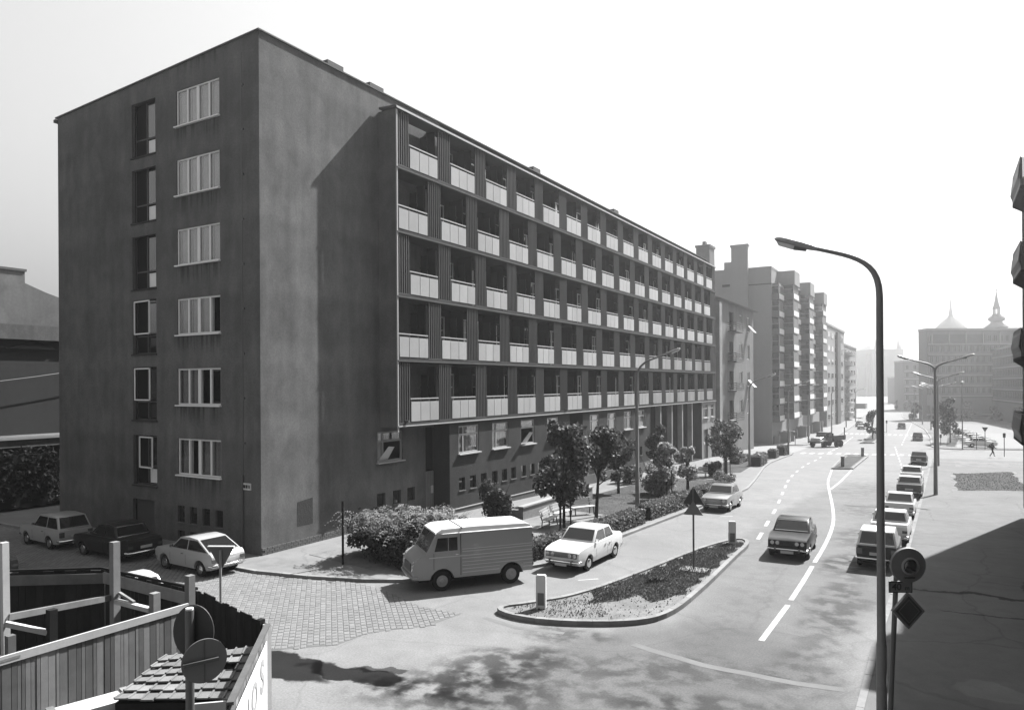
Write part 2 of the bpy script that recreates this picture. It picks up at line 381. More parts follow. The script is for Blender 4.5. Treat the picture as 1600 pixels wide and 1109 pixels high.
# pavements, raised slabs
PAVL = KERB_L+[(-16.5, 98), (-17.6, 99.8), (-20, 100.6), (-62, 100.8)]
sheet('pavement', PAVL, .10, M['pave'], thick=.16)
kerb('kerb', KERB_L, .16, .115, M['kerbm'])
sheet('side_street', [(-80, 101.5), (-20, 101.5), (-16.8, 100), (-16.9, 112), (-18.5, 114.5), (-80, 114.5)], .005, M['asphalt_side'])
sheet('forecourt', [(-22.9, 77), (-19.8, 77), (-18.6, 90), (-17.6, 99), (-20, 100), (-40, 100.2), (-40, 85.5), (-22.9, 85.5)], .105, M['bright'])
K2 = [(-80, 114.9), (-24, 114.9), (-18.6, 118.5), (-17.0, 130), (-17.0, 149), (-17.9, 175), (-19.5, 210), (-21.8, 236), (-24, 300)]
sheet('pavement', K2+[(-60, 300), (-80, 200)], .10, M['bright'], thick=.16)
kerb('kerb', K2, .2, .12, M['kerbm'], step=3)
PAVR = KERB_R+[(-1.2, 97.5), (-.4, 98.6), (1.5, 99.2), (60, 101), (60, -12)]
sheet('pavement', PAVR, .10, M['pave_r'], thick=.16)
kerb('kerb', KERB_R, .16, .115, M['kerbm'])
K3 = [(45, 131), (14, 128), (1.0, 121.6), (-.6, 122.6), (-1.5, 126), (-2.0, 150), (-3.4, 180), (-7.0, 219), (-11, 260), (-14, 320)]
sheet('pavement', K3+[(60, 320), (60, 131)], .10, M['pave_r'], thick=.16)
kerb('kerb', K3, .25, .12, M['kerbm'], step=3)
# car park behind the far corner
sheet('car_park', [(1.6, 124.5), (11, 128.2), (9.5, 170), (2.5, 170)], .108, M['bright'])
sheet('square_paving', [(12, 136), (50, 150), (60, 215), (2, 215), (4, 176)], .106, M['pave'])
# left lane beyond the gable
sheet('back_pavement', [(-47, -12), (-44.4, -12), (-44.4, 60), (-47, 60)], .10, M['pave'], thick=.16)
kerb('kerb', [(-44.35, -10), (-44.35, 58)], .16, .115, M['kerbm'], step=2)

# cobbled side street
SETT = [(-43, 9.0), (-43, 18.3), (-22.1, 18.3), (-19.9, 18.7), (-17.6, 19.3), (-16.4, 19.0), (-14.2, 18.2), (-12.7, 18.3), (-12.9, 16.9), (-14.0, 15.6), (-14.1, 14.4), (-15.6, 13.0), (-17.4, 11.8), (-24, 9.0)]
sheet('side_street', SETT, .006, M['settbed'])
paving = bpy.data.objects.new('cobbled_paving', None); COL.objects.link(paving); paving['kind'] = 'structure'
rows = []; rnd = random.Random(3)
ang = R(45); ca, sa = math.cos(ang), math.sin(ang)
u = -60.
while u < 40:
    w = .165; v = -20+rnd.random()*.2
    while v < 60:
        l = rnd.uniform(.2, .3); cu, cv = u+w/2, v+l/2
        x, y = cu*ca-cv*sa, cu*sa+cv*ca
        if -43 < x < -12 and 9 < y < 19.4 and in_poly(x, y, SETT): rows.append((x, y, w-.016, l-.016, rnd.uniform(.010, .016), rnd.uniform(-.02, .02)))
        v += l
    u += w
def sett_block(mb, x, y, w, l, h, tilt, rz):
    c, s_ = math.cos(rz), math.sin(rz); P = []
    for k, (z, sc) in enumerate(((0, 1.), (h, .86))):
        for a, b in ((-.5, -.5), (.5, -.5), (.5, .5), (-.5, .5)):
            X, Y = a*w*sc, b*l*sc; P.append((x+X*c-Y*s_, y+X*s_+Y*c, z+.004+(a*tilt*.25 if k else 0)))
    mb.hexa(P)
rows.sort(key=lambda r: (-r[0]*TH*0+math.hypot(r[0]+12, r[1]-15)))
protos = []
for k in range(6):
    mb = MB(); sett_block(mb, 0, 0, .146, .2+.018*(k % 3), .011+.001*k, .01*(k-2.5)/2, ang); protos.append(mb.mesh('sett', M['sett']))
for i, r in enumerate(rows[:290]): ob('sett', protos[i % 6], paving, (r[0], r[1], .0))
mb = MB()
for r in rows[290:]: sett_block(mb, *r, ang)
o = mb.build('sett_field', M['sett'], paving); o['kind'] = 'stuff'

# traffic islands
def island(outline, soil_poly, grass_poly, seed=0, tuft=2500):
    root = bpy.data.objects.new('traffic_island', None); COL.objects.link(root); root['kind'] = 'structure'
    sheet('island_bed', outline, .10, M['soil'], thick=.12, parent=root)
    mb_far = MB()
    for q in strip(resample(outline, .95, True), .17, True):
        cx = sum(p[0] for p in q)/4; cy = sum(p[1] for p in q)/4; q = [(cx+(x-cx)*.985, cy+(y-cy)*.985) for x, y in q]
        P = [(x, y, g(y)-.02) for x, y in q]+[(x, y, g(y)+.155+random.uniform(-.004, .004)) for x, y in q]
        MB().hexa(P).build('kerb_stone', M['kerbm'], root)
    return root
ISL = smooth_poly([(-12.0, 18.95), (-10.9, 18.55), (-9.4, 18.9), (-7.75, 19.85), (-7.1, 21.0), (-7.05, 24), (-7.2, 29), (-7.3, 32.3), (-7.7, 33.3), (-8.2, 32.9), (-8.9, 29.5), (-9.6, 25), (-10.3, 21.5), (-11.2, 20.0)], True, 2)
island(ISL, None, None)
GR1 = [(-10.1, 21.9), (-9.5, 21.0), (-9.0, 21.5), (-8.5, 22.6), (-8.1, 22.0), (-7.6, 22.4), (-7.35, 24), (-7.4, 29), (-7.5, 32.2), (-8.0, 32.5), (-8.75, 29.5), (-9.4, 25.2)]
GR1 = [(x+.15*math.sin(i*2.3), y+.15*math.cos(i*1.7)) for i, (x, y) in enumerate(resample(GR1, .5, True))]
sheet('island_turf', GR1, .112, M['lawn'])
ISL2 = [(-9.3, 76.0), (-7.6, 77.0), (-7.9, 97.2), (-8.7, 98.4), (-10.3, 97.8), (-10.4, 96)]
island(ISL2, None, None)
sheet('island_turf', [(-9.2, 76.5), (-7.9, 77.4), (-8.2, 96.5), (-10.0, 96.5)], .112, M['lawn'])
ISL3 = [(-11.5, 128), (-9.6, 129), (-9.9, 164), (-11.6, 166), (-12.3, 164)]
island(ISL3, None, None)
sheet('island_turf', [(-11.3, 129), (-10, 130), (-10.3, 163), (-11.8, 163)], .112, M['lawn'])

# lawns of the front garden and the right-hand side
LAWN1 = [(-19.8, 37.5), (-17.6, 36.6), (-14.6, 36.4), (-13.7, 42), (-13.5, 52), (-14.2, 57.5), (-20, 57.5)]
sheet('lawn', LAWN1, .115, M['lawn'], thick=.03)
sheet('lawn', [(-20, 60.5), (-15.6, 66), (-16.4, 74), (-16.6, 86), (-17.0, 94), (-18.3, 94), (-19.6, 80)], .115, M['lawn'], thick=.03)
sheet('planting_bed', [(-22.3, 21.2), (-18.2, 20.6), (-15.9, 21.6), (-14.3, 24.6), (-13.9, 29), (-18, 29), (-21, 27)], .112, M['soil'], thick=.03)
sheet('terrace', [(-18.4, 30.2), (-14.3, 30.2), (-14.3, 36.2), (-18.4, 36.8)], .109, M['soil'])
sheet('terrace', [(-18.1, 31), (-15.3, 31), (-15.3, 35.8), (-18.1, 36.2)], .114, M['pave'])
BEDR = [(x+.12*math.sin(i*.9)+.06*math.sin(i*2.3), y+.2*math.cos(i*.7)) for i, (x, y) in enumerate(resample([(.8, 61.3), (.8, 77.0), (5.4, 82.0), (5.3, 66), (4.9, 64)], .8, True))]
sheet('planting_bed', [(.5, 60.8), (.5, 77.8), (5.8, 83), (5.6, 66), (5.1, 63.6)], .106, M['soil'])
sheet('bed_turf', BEDR, .110, M['lawn'])
sheet('bare_earth', [(1.0, 86), (1.0, 96), (12, 97.5), (12, 90), (6, 88)], .106, M['soil'])
sheet('lawn', [(.3, 127), (1.4, 126.5), (2.4, 150), (.6, 150)], .112, M['lawn'])
sheet('lawn', [(-1.0, 92.5), (6, 93.8), (6, 94.2), (-1.0, 93)], .112, M['kerbm'])

# grass tufts (countless): ragged blades on turf and bed edges
def tufts(name, poly, n, h, m, dz, seed, label):
    r = np.random.default_rng(seed); xs = [p[0] for p in poly]; ys = [p[1] for p in poly]; v = []; f = []
    k = 0
    while k < n:
        x = r.uniform(min(xs), max(xs)); y = r.uniform(min(ys), max(ys))
        if not in_poly(x, y, poly): continue
        a = r.uniform(0, 6.28); w = r.uniform(.012, .03); hh = h*r.uniform(.5, 1.3); lx, ly = r.normal(0, .5*h), r.normal(0, .5*h); z = g(y)+dz
        i = len(v); v += [(x-w*math.cos(a), y-w*math.sin(a), z), (x+w*math.cos(a), y+w*math.sin(a), z), (x+lx, y+ly, z+hh)]; f.append((i, i+1, i+2)); k += 1
    me = bpy.data.meshes.new(name); me.from_pydata(v, [], f); me.materials.append(m); o = ob(name, me); tag(o, label, 'grass', kind='stuff'); return o
tufts('grass', ISL, 1200, .05, M['grassblade'], .10, 8, 'thin scattered grass over the bare soil of the near traffic island')
tufts('grass', GR1, 9000, .08, M['grassblade'], .11, 1, 'short ragged grass growing on the near traffic island')
tufts('grass', [(-11.5, 19.2), (-9.6, 19.2), (-8.6, 20.0), (-9.6, 21.4), (-10.9, 20.3)], 450, .05, M['grassblade'], .11, 2, 'sparse weeds round the white bollard on the bare island soil')
tufts('grass', LAWN1, 9000, .025, M['grassblade'], .11, 3, 'mown grass of the garden lawn beside the long hedge')
tufts('grass', BEDR, 2500, .06, M['grassblade'], .11, 5, 'rough dark grass in the bed behind the parked car row')

# road markings
def marks(name, quads, dz=.004):
    root = bpy.data.objects.new(name, None); COL.objects.link(root); root['kind'] = 'structure'; return root
mk = bpy.data.objects.new('road_markings', None); COL.objects.link(mk); mk['kind'] = 'structure'
def mark(nm, pl, w, dz=.005):
    mb = MB()
    for q in strip(pl, w): mb.poly([(x, y, g(y)+dz) for x, y in q])
    return mb.build(nm, M['paint'], mk)
mark('lane_dash', [(-4.29, 20.4), (-4.25, 24.1)], .16)
CL = smooth_poly([(-4.26, 24.7), (-4.3, 28.5), (-4.5, 34.6), (-4.86, 40), (-5.3, 44), (-6.1, 49.8), (-7.2, 57.2), (-8.1, 63.5), (-9.0, 73), (-9.3, 76)], False, 2)
mark('centre_line', CL, .16); mark('centre_line', resample([(-7.15, 57.8), (-7.2, 64), (-7.5, 74), (-7.65, 77)], 2), .16, .009)
D = [(-7.42, 35.14), (-7.89, 39.06), (-8.42, 43.67), (-9.05, 48.5), (-9.67, 53.03), (-10.29, 57.59), (-10.88, 62.08), (-11.37, 66.82), (-11.76, 71.69), (-12.1, 76.95), (-12.34, 82.13), (-12.39, 87.39), (-12.58, 92.61)]
D = [(-7.0, 31.3)]+D
for i, (x, y) in enumerate(D):
    if i == 0: continue
    x2, y2 = D[min(i+1, len(D)-1)]; x1, y1 = D[max(i-1, 0)]; l = math.hypot(x2-x1, y2-y1); dx, dy = (x2-x1)/l, (y2-y1)/l
    mark('lane_dash', [(x-dx*.95, y-dy*.95), (x+dx*.95, y+dy*.95)], .17)
for i in range(10): mark('lane_dash', [(-3.2-.33*i, 76+i*5), (-3.3-.33*i, 78.6+i*5)], .17)
for i in range(9): mark('lane_dash', [(-13-.15*i, 103+i*5), (-13.05-.15*i, 106+i*5)], .17)
for i in range(14): mark('lane_dash', [(-5.6-.1*i, 128+i*6), (-5.65-.1*i, 131+i*6)], .17)
for i in range(14):
    x = -15.6+i*1.0; y = 97.6+(x+15.3)*.40
    if -10.6 < x < -7.4 and False: continue
    mark('zebra_stripe', [(x, y+.9), (x+.02, y+3.4)], .5, .008)
for i in range(15): x = -16.5+i*.95; mark('zebra_stripe', [(x, 155), (x, 158)], .5, .008)
# worn parking ticks
for (x, y) in ((-10.7, 24.0), (-10.0, 40.5)): mark('parking_tick', [(x, y), (x-.55, y-.55)], .08)
# paler trench patch crossing the road
TR = resample([(-7.2, 18.4), (-5.2, 17.9), (-3.0, 17.9), (-2.0, 18.1)], .6)
mb = MB()
for q in strip([(x+random.uniform(-.02, .02), y+random.uniform(-.04, .04)) for x, y in TR], .26): mb.poly([(x, y, .004) for x, y in q])
M['patch'] = mat('pale_patch_asphalt', 0.112, var=.1, s1=1.5)
o = mb.build('road_patch', M['patch']); o['kind'] = 'structure'
mb = MB()
for q in strip(resample([(-11.9, 18.3), (-10.6, 18.0), (-9.2, 18.25)], .5), .2): mb.poly([(x, y, .004) for x, y in q])
o = mb.build('road_patch', M['patch']); o['kind'] = 'structure'

# ================================================================ MAIN BUILDING
XW, XB, YG = -23.85, -22.75, 20.1
Y0, Y1 = 27.35, 84.2
house = thing('apartment_building', 'long six storey grey apartment block with rows of white panelled balconies above the garden', 'apartment building', (-30, 50, 0))
HX, HY = -30, 50
class HB:   # helper to build in world coords under the house empty
    pass
def hb(mb, name, m, parent=None, smooth=False):
    o = mb.build(name, m, parent or house, smooth)
    if parent is None: o.location = (-HX, -HY, 0)
    return o
def hw(*a, **k):
    o = wallholes(*a, **k); o.location = (-HX, -HY, 0); return o
# --- gable, facing the side street
WTOPS = [20.1, 17.03, 13.95, 10.87, 7.78, 4.70]
gh = []
for zt in WTOPS: gh.append((-29.25, -26.32, zt-1.6, zt))
stz = [(17.65, 20.15), (14.6, 17.05), (11.5, 13.95), (8.5, 11.0), (5.45, 7.9), (2.45, 4.75)]
for a, b in stz: gh.append((-32.6, -30.78, a, b))
gh.append((-32.66, -31.0, .1, 1.78))
for k in range(4):
    x = -29.3+k*.86; gh.append((x, x+.5, .98, 1.72)); gh.append((x, x+.5, .12, .62))
topg = lambda u: 21.45+(u-XW)*(.65/15.15) if u > -39.1 else 20.8
hw('gable_wall', 'y', YG, -39.0, XW, -.1, 21.45, gh, .16, M['plaster'], -1, house, topfn=topg)
hb(MB().box(-38.8, XW-.3, YG+1.3, YG+1.5, 0, 20.6), 'inner_wall', M['dark'])
# rear and far sides, roof
mb = MB(); mb.quad((-39, YG, -.1), (-39, YG, 20.8), (-39, 84.9, 20.8), (-39, 84.9, -3)); mb.quad((-39, 84.9, -3), (-39, 84.9, 20.8), (XW, 84.9, 21.45), (XW, 84.9, -3))
hb(mb, 'rear_wall', M['plaster'])
mb = MB(); z = .06
mb.hexa([(-39.12, YG-.08, 20.75), (XW+.08, YG-.08, 21.44), (XW+.08, 85.0, 21.44), (-39.12, 85.0, 20.75), (-39.12, YG-.08, 20.75+z), (XW+.08, YG-.08, 21.44+z), (XW+.08, 85.0, 21.44+z), (-39.12, 85.0, 20.75+z)])
hb(mb, 'roof', M['roofm'])
hb(MB().box(-39.22, -39.0, YG-.1, YG+1.2, 20.55, 20.7), 'gutter', M['roofm'])
for yy, h in ((23.9, .14), (26.7, .12), (43, .2), (57, .2)): hb(MB().box(-24.2, -23.8, yy, yy+1.0, 21.5, 21.57+h), 'roof_vent', M['roofm'])
# seam, pipe, plaque
hb(MB().tube([(-24.92, YG-.05, .2), (-24.92, YG-.05, 3.3)], .05, 8), 'downpipe', M['metald'])
hb(MB().box(-24.95, -24.9, YG-.012, YG+.01, 3.3, 20.8), 'wall_seam', M['metald'])
for k in range(9): hb(MB().box(-24.86, -24.78, YG-.05, YG+.0, 4.6+k*1.85, 4.68+k*1.85), 'wall_anchor', M['metald'])
pq = hb(MB().box(-24.9, -24.42, YG-.05, YG-.01, 2.72, 3.0), 'street_plaque', M['signw'])
for k, (w_, x_) in enumerate(((.13, -24.86), (.1, -24.7), (.08, -24.55))):
    MB().box(x_, x_+w_, YG-.058, YG-.051, 2.79, 2.93).build('plaque_print', M['black'], pq)
# gable windows
def casement(name, x0, x1, z0, z1, yf, div, parent, open_i=None, curt=True, fm='frame'):
    """window in a wall facing -y: frame, panes and curtain as sub-parts"""
    mb = MB(); t = .07; mb.box(x0, x1, yf, yf+.08, z0, z0+t); mb.box(x0, x1, yf, yf+.08, z1-t, z1); mb.box(x0, x0+t, yf, yf+.08, z0+t, z1-t); mb.box(x1-t, x1, yf, yf+.08, z0+t, z1-t)
    n = len(div)-1
    for d in div[1:-1]: x = x0+(x1-x0)*d; w = .05 if abs(d-.5) > .01 else .09; mb.box(x-w, x+w, yf-.01, yf+.07, z0+t, z1-t)
    mb.box(x0-.05, x1+.05, yf-.17, yf-.005, z0-.06, z0-.003)
    f = hb(mb, name, M[fm])
    for i in range(n):
        a = x0+(x1-x0)*div[i]+.05; b = x0+(x1-x0)*div[i+1]-.05
        if open_i is not None and i in open_i:
            s_ = MB(); s_.box(0, b-a, -.02, .02, z0+.08, z0+.12); s_.box(0, b-a, -.02, .02, z1-.12, z1-.08); s_.box(0, .04, -.02, .02, z0+.12, z1-.12); s_.box(b-a-.04, b-a, -.02, .02, z0+.12, z1-.12)
            s_.build('open_sash', M[fm], f, loc=(b, yf+.1, 0), rz=R(100)); continue
        q = MB().box(a, b, yf+.035, yf+.042, z0+.07, z1-.07); q.build('pane', M['glass'], f)
        if curt:
            c = MB(); n2 = 14
            for k in range(n2):
                xa = a+(b-a)*k/n2; xb = a+(b-a)*(k+1)/n2; ya = yf+.2+.03*math.sin(k*1.9); yb = yf+.2+.03*math.sin((k+1)*1.9)
                c.quad((xa, ya, z0), (xb, yb, z0), (xb, yb, z1), (xa, ya, z1))
            c.build('curtain', M['curtain'], f)
    return f
opens = [None, None, None, (3,), (2, 3), (1,)]
for zt, op in zip(WTOPS, opens): casement('window', -29.25, -26.32, zt-1.6, zt, YG+.05, [0, .26, .5, .76, 1], house, op)
for i, (a, b) in enumerate(stz):
    mb = MB(); x0, x1 = -32.6, -30.78
    f = hb(MB().box(x0, x1, YG+.2, YG+.28, a, a+.06).box(x0, x1, YG+.2, YG+.28, a+.8, a+.86).box(x0, x0+.05, YG+.2, YG+.28, a, b).box(-31.75, -31.69, YG+.2, YG+.28, a, b).box(x1-.05, x1, YG+.2, YG+.28, a, b), 'stair_window', M['framed'])
    MB().box(-31.68, x1-.05, YG+.26, YG+.27, a+.1, a+.74).build('pane', M['frame'] if i not in (3, 4) else M['glassd'], f)
    MB().box(-31.68, x1-.05, YG+.23, YG+.24, a+.87, b-.05).build('pane', M['glassd'] if i < 3 else M['glass'], f)
    MB().box(-31.66, x1-.1, YG+.9, YG+.95, a+.87, b-.1).build('curtain', M['slat'] if i < 3 else M['loggia'], f)
    MB().box(x0+.05, -31.76, YG+.23, YG+.24, a+.1, b-.05).build('pane', M['dark'], f)
    if i >= 3:   # open light casement
        s_ = MB(); w = 1.35 if i < 5 else 1.15; xx = -32.45 if i < 5 else -32.1; za, zb = a+(.9 if i < 5 else .8), b-.05
        for bx in ((0, w, za, za+.06), (0, w, zb-.06, zb), (0, .06, za, zb), (w-.06, w, za, zb)): s_.box(bx[0], bx[1], -.02, .02, bx[2], bx[3])
        o = s_.build('open_sash', M['frame'], f, loc=(xx, YG-.02, 0), rz=R(-4))
    hb(MB().box(x0-.05, x1+.05, YG-.06, YG-.004, a-.07, a-.003), 'sill', M['plaster_low'])
dr = hb(MB().box(-32.6, -31.05, YG+.18, YG+.24, .1, 1.75), 'door', M['framed'])
for k in range(4):
    x = -29.3+k*.86
    hb(MB().box(x, x+.5, YG+.1, YG+.13, .98, 1.72), 'cellar_window', M['glassd']); hb(MB().box(x, x+.5, YG+.1, YG+.13, .12, .62), 'cellar_window', M['glassd'])
    hb(MB().box(x-.03, x+.53, YG-.05, YG-.003, .93, .977), 'sill', M['plaster'])

# --- street wall left of the bay
mh = [(27.16, 29.07, 3.2, 4.7), (31.0, 32.3, .1, 4.72)]
for a in (27.1, 28.3, 29.45): mh.append((a, a+.63, 1.0, 1.68))
hw('street_wall', 'x', XW, YG, 32.4, -.1, 21.45, mh, .2, M['plaster'], 1, house)
hb(MB().box(XW-1.4, XW-1.2, YG+.4, 84, -.5, 20.8), 'inner_wall', M['dark'])
mb = MB()
for k in range(44):
    for r_ in range(3):
        y = YG+.02+k*.255+(.12 if r_ % 2 else 0); mb.box(XW+.003, XW+.045, y, y+.235, .1+r_*.1, .19+r_*.1)
o = hb(mb, 'plinth_bricks', M['plinth']); o['kind'] = 'stuff'
hb(MB().quad((XW+.004, 22.0, .95), (XW+.004, 22.9, .95), (XW+.004, 22.9, 2.1), (XW+.004, 22.0, 2.0)), 'wall_patch', M['plaster_low'])
def xwindow(y0, y1, z0, z1, xf, parent=None, kind='double', curt=.3, open_=False, sill=True):
    """window in a wall facing +x with a transom and sub-part panes"""
    mb = MB(); t = .08
    mb.box(xf-.08, xf, y0, y1, z0, z0+t); mb.box(xf-.08, xf, y0, y1, z1-t, z1); mb.box(xf-.08, xf, y0, y0+t, z0+t, z1-t); mb.box(xf-.08, xf, y1-t, y1, z0+t, z1-t)
    zt = z0+(z1-z0)*.68; mb.box(xf-.08, xf+.005, y0+t, y1-t, zt-.05, zt+.05)
    mb.box(xf-.08, xf+.003, y0+.42, y0+.5, z0+t, z1-t) if kind == 'double' else None
    if sill: mb.box(xf+.003, xf+.2, y0-.08, y1+.08, z0-.07, z0-.004)
    f = hb(mb, 'window', M['frameg'])
    MB().box(xf-.05, xf-.04, y0+t, y1-t, zt+.05, z1-t).build('pane', M['glass'], f)
    if not open_: MB().box(xf-.05, xf-.04, y0+t, y1-t, z0+t, zt-.05).build('pane', M['glass'], f)
    else:
        s_ = MB(); s_.quad((xf+.02, y0+.1, z0+.1), (xf+.02, y0+.8, z0+.1), (xf+.5, y0+.75, z0+.75), (xf+.5, y0+.3, z0+.8)); s_.build('open_sash', M['signw'], f)
    c = MB()
    for k in range(16):
        ya = y0+(y1-y0)*k/16; yb = y0+(y1-y0)*(k+1)/16; xa = xf-.2-.03*math.sin(k*2.1); xb = xf-.2-.03*math.sin((k+1)*2.1)
        if kind == 'dark' or (open_ and k > 5): continue
        c.quad((xa, ya, z0), (xb, yb, z0), (xb, yb, z1), (xa, ya, z1))
    if c.f: c.build('curtain', M['curtain'], f)
    return f
xwindow(27.16, 29.07, 3.2, 4.7, XW-.05, open_=True)
for a in (27.1, 28.3, 29.45): hb(MB().box(XW-.16, XW-.12, a, a+.63, 1.0, 1.68), 'cellar_window', M['glassd']); hb(MB().box(XW+.002, XW+.06, a-.03, a+.66, .95, .998), 'sill', M['plaster'])
dr = hb(MB().box(XW-.14, XW-.08, 31.02, 32.2, .1, 2.35), 'entrance_door', M['concrete'])
for k in range(7): MB().box(XW-.08, XW-.05, 31.05+k*.17, 31.09+k*.17, .12, 2.33).build('door_batten', M['coping'], dr)
MB().box(XW-.05, XW+.0, 31.5, 31.68, 1.15, 1.55).build('door_notice', M['signw'], dr)
hb(MB().box(XW-.14, XW-.1, 31.02, 32.2, 2.4, 4.7), 'stair_glazing', M['glassd'])
# --- ground floor wall under the balconies
XL = XB-.06
lw = [(32.6, 34.6, 3.22, 4.75), (36.05, 37.85, 3.22, 4.75), (39.4, 41.15, 3.22, 4.75), (42.9, 44.55, 3.22, 4.75), (49.75, 51.4, 3.2, 4.7), (53.1, 54.75, 3.2, 4.7), (56.5, 58.15, 3.2, 4.7), (59.7, 61.35, 3.2, 4.7)]
sm = [32.6, 33.7, 34.8, 36.0, 37.1, 38.15, 39.4, 40.55, 41.6, 42.75, 43.8]+[50.0+1.12*k for k in range(10)]
def zg(y): return g(y)+.1
holes = list(lw)
for i, a in enumerate(sm): holes.append((a, a+.6, 1.2 if a < 45 else .75, 1.9 if a < 45 else 1.5))
hA = [h for h in holes if h[0] < 46]; hB = [h for h in holes if h[0] > 48]
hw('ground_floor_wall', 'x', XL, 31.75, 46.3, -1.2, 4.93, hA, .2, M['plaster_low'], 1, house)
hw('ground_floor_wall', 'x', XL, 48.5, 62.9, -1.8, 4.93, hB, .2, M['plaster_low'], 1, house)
mb = MB()
mb.quad((XW-.1, 31.75, -.2), (XL, 31.75, -.2), (XL, 31.75, 4.93), (XW-.1, 31.75, 4.93))
mb.quad((XL, 46.3, -1.2), (XL-1.2, 46.3, -1.2), (XL-1.2, 46.3, 4.93), (XL, 46.3, 4.93)); mb.quad((XL-1.2, 46.3, -1.2), (XL-1.2, 48.5, -1.2), (XL-1.2, 48.5, 4.93), (XL-1.2, 46.3, 4.93)); mb.quad((XL-1.2, 48.5, -1.2), (XL, 48.5, -1.2), (XL, 48.5, 4.93), (XL-1.2, 48.5, 4.93))
hb(mb, 'recess_wall', M['plaster_low'])
hb(MB().box(XL-1.18, XL-1.1, 46.6, 48.2, -.6, 2.2), 'entrance_door', M['glassd'])
for i, w in enumerate(lw): xwindow(w[0], w[1], w[2], w[3], XL-.04, kind='double' if i != 2 else 'dark', open_=(i == 2))
for a in sm:
    z0_, z1_ = (1.2, 1.9) if a < 45 else (.75, 1.5)
    hb(MB().box(XL-.16, XL-.12, a, a+.6, z0_, z1_), 'cellar_window', M['glassd'])
    hb(MB().box(XL+.002, XL+.05, a-.03, a+.63, z0_-.05, z0_-.003), 'sill', M['plaster'])
mb = MB()
for a, b in ((31.75, 46.3), (48.5, 62.9)):
    mb.hexa([(XL+.003, a, zg(a)-.3), (XL+.07, a, zg(a)-.3), (XL+.07, b, zg(b)-.3), (XL+.003, b, zg(b)-.3), (XL+.003, a, .24), (XL+.07, a, .24), (XL+.07, b, .24-.012*(b-a)), (XL+.003, b, .24-.012*(b-a))])
hb(mb, 'plinth', M['plinth'])
mb = MB(); mb.hexa([(XL+.003, 31.75, .245), (XL+.1, 31.75, .245), (XL+.1, 46.3, .07), (XL+.003, 46.3, .07), (XL+.003, 31.75, .29), (XL+.1, 31.75, .29), (XL+.1, 46.3, .115), (XL+.003, 46.3, .115)]); hb(mb, 'plinth_coping', M['coping'])
# portico
hb(MB().box(XL-3.2, XL-3.0, 62.9, 79.0, -2.2, 4.93), 'portico_wall', M['dark'])  # near-black wall colour stands in for the deep shade under the portico
hb(MB().box(XL-3.0, XL, 62.75, 62.9, -2, 4.93), 'portico_side', M['plaster_low']); hb(MB().box(XL-3.0, XL, 78.9, 79.05, -2, 4.93), 'portico_side', M['plaster_low'])
for y in (65.7, 69.0, 72.3, 75.6):
    hb(MB().box(XL-.5, XL-.02, y-.16, y+.16, g(y), 4.93), 'column', M['coping'] if False else M['concrete'])
    d = hb(MB().box(XL-2.98, XL-2.9, y-2.6, y-.6, -1.2, 1.2), 'shopfront_pane', M['framed']); hb(MB().box(XL-2.98, XL-2.88, y-2.7, y-.5, 1.2, 1.75), 'shopfront_fascia', M['concrete'])
hb(MB().box(XL-3, XL, 62.9, 79, -1.8, -1.2), 'portico_step', M['plaster_low'])
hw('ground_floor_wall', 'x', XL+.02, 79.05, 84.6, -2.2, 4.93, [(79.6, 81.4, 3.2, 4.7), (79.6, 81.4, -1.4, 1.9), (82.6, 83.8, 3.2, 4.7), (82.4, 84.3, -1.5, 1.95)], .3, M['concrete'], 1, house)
xwindow(79.6, 81.4, 3.2, 4.7, XL-.03); xwindow(82.6, 83.8, 3.2, 4.7, XL-.03, kind='dark')
dr = hb(MB().box(XL-.2, XL-.14, 79.6, 81.4, -1.5, 1.9), 'shop_door', M['framed']); MB().poly([(XL-.135, 80.2, .55), (XL-.135, 80.55, .1), (XL-.135, 80.9, .5), (XL-.135, 80.55, .45)]).build('door_notice', M['signw'], dr)
hb(MB().box(XL-.2, XL-.14, 82.4, 84.3, -1.6, 1.95), 'shop_window', M['glassd'])
# --- balcony bay
BT = 20.65
mb = MB(); mb.box(XW, XB-.02, Y0, Y0+.14, 4.93, 20.42); mb.box(XW, XB, Y1+.15, Y1+.3, 4.93, 20.42); hb(mb, 'bay_end_wall', M['plaster'])
hb(MB().hexa([(XW+.14, Y0-.12, 20.5), (XB+.12, Y0-.12, 20.42), (XB+.12, Y1+.4, 20.42), (XW+.14, Y1+.4, 20.5), (XW+.14, Y0-.12, 20.60), (XB+.12, Y0-.12, 20.53), (XB+.12, Y1+.4, 20.53), (XW+.14, Y1+.4, 20.60)]), 'bay_roof', M['roofm'])
hb(MB().box(XB+.125, XB+.15, Y0-.1, Y1+.4, 20.40, 20.50), 'fascia_strip', M['railm'])
hb(MB().box(XB+.005, XB+.07, Y0-.03, Y0+.05, 4.72, 20.36), 'corner_trim', M['railm'])
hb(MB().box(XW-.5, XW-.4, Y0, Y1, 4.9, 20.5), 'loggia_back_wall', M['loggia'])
FB = [17.50, 14.38, 11.25, 8.12, 4.93]     # floor band undersides
for zb in FB:
    hb(MB().box(XW-.4, XB+.06, Y0+.002, Y1+.2, zb, zb+.2), 'floor_band', M['bandm'])
    hb(MB().box(XB+.062, XB+.11, Y0-.02, Y1+.25, zb+.03, zb+.09), 'band_trim', M['railm'] if zb == 4.93 else M['plinth'])
tops = [20.42, 17.5, 14.38, 11.25, 8.12]
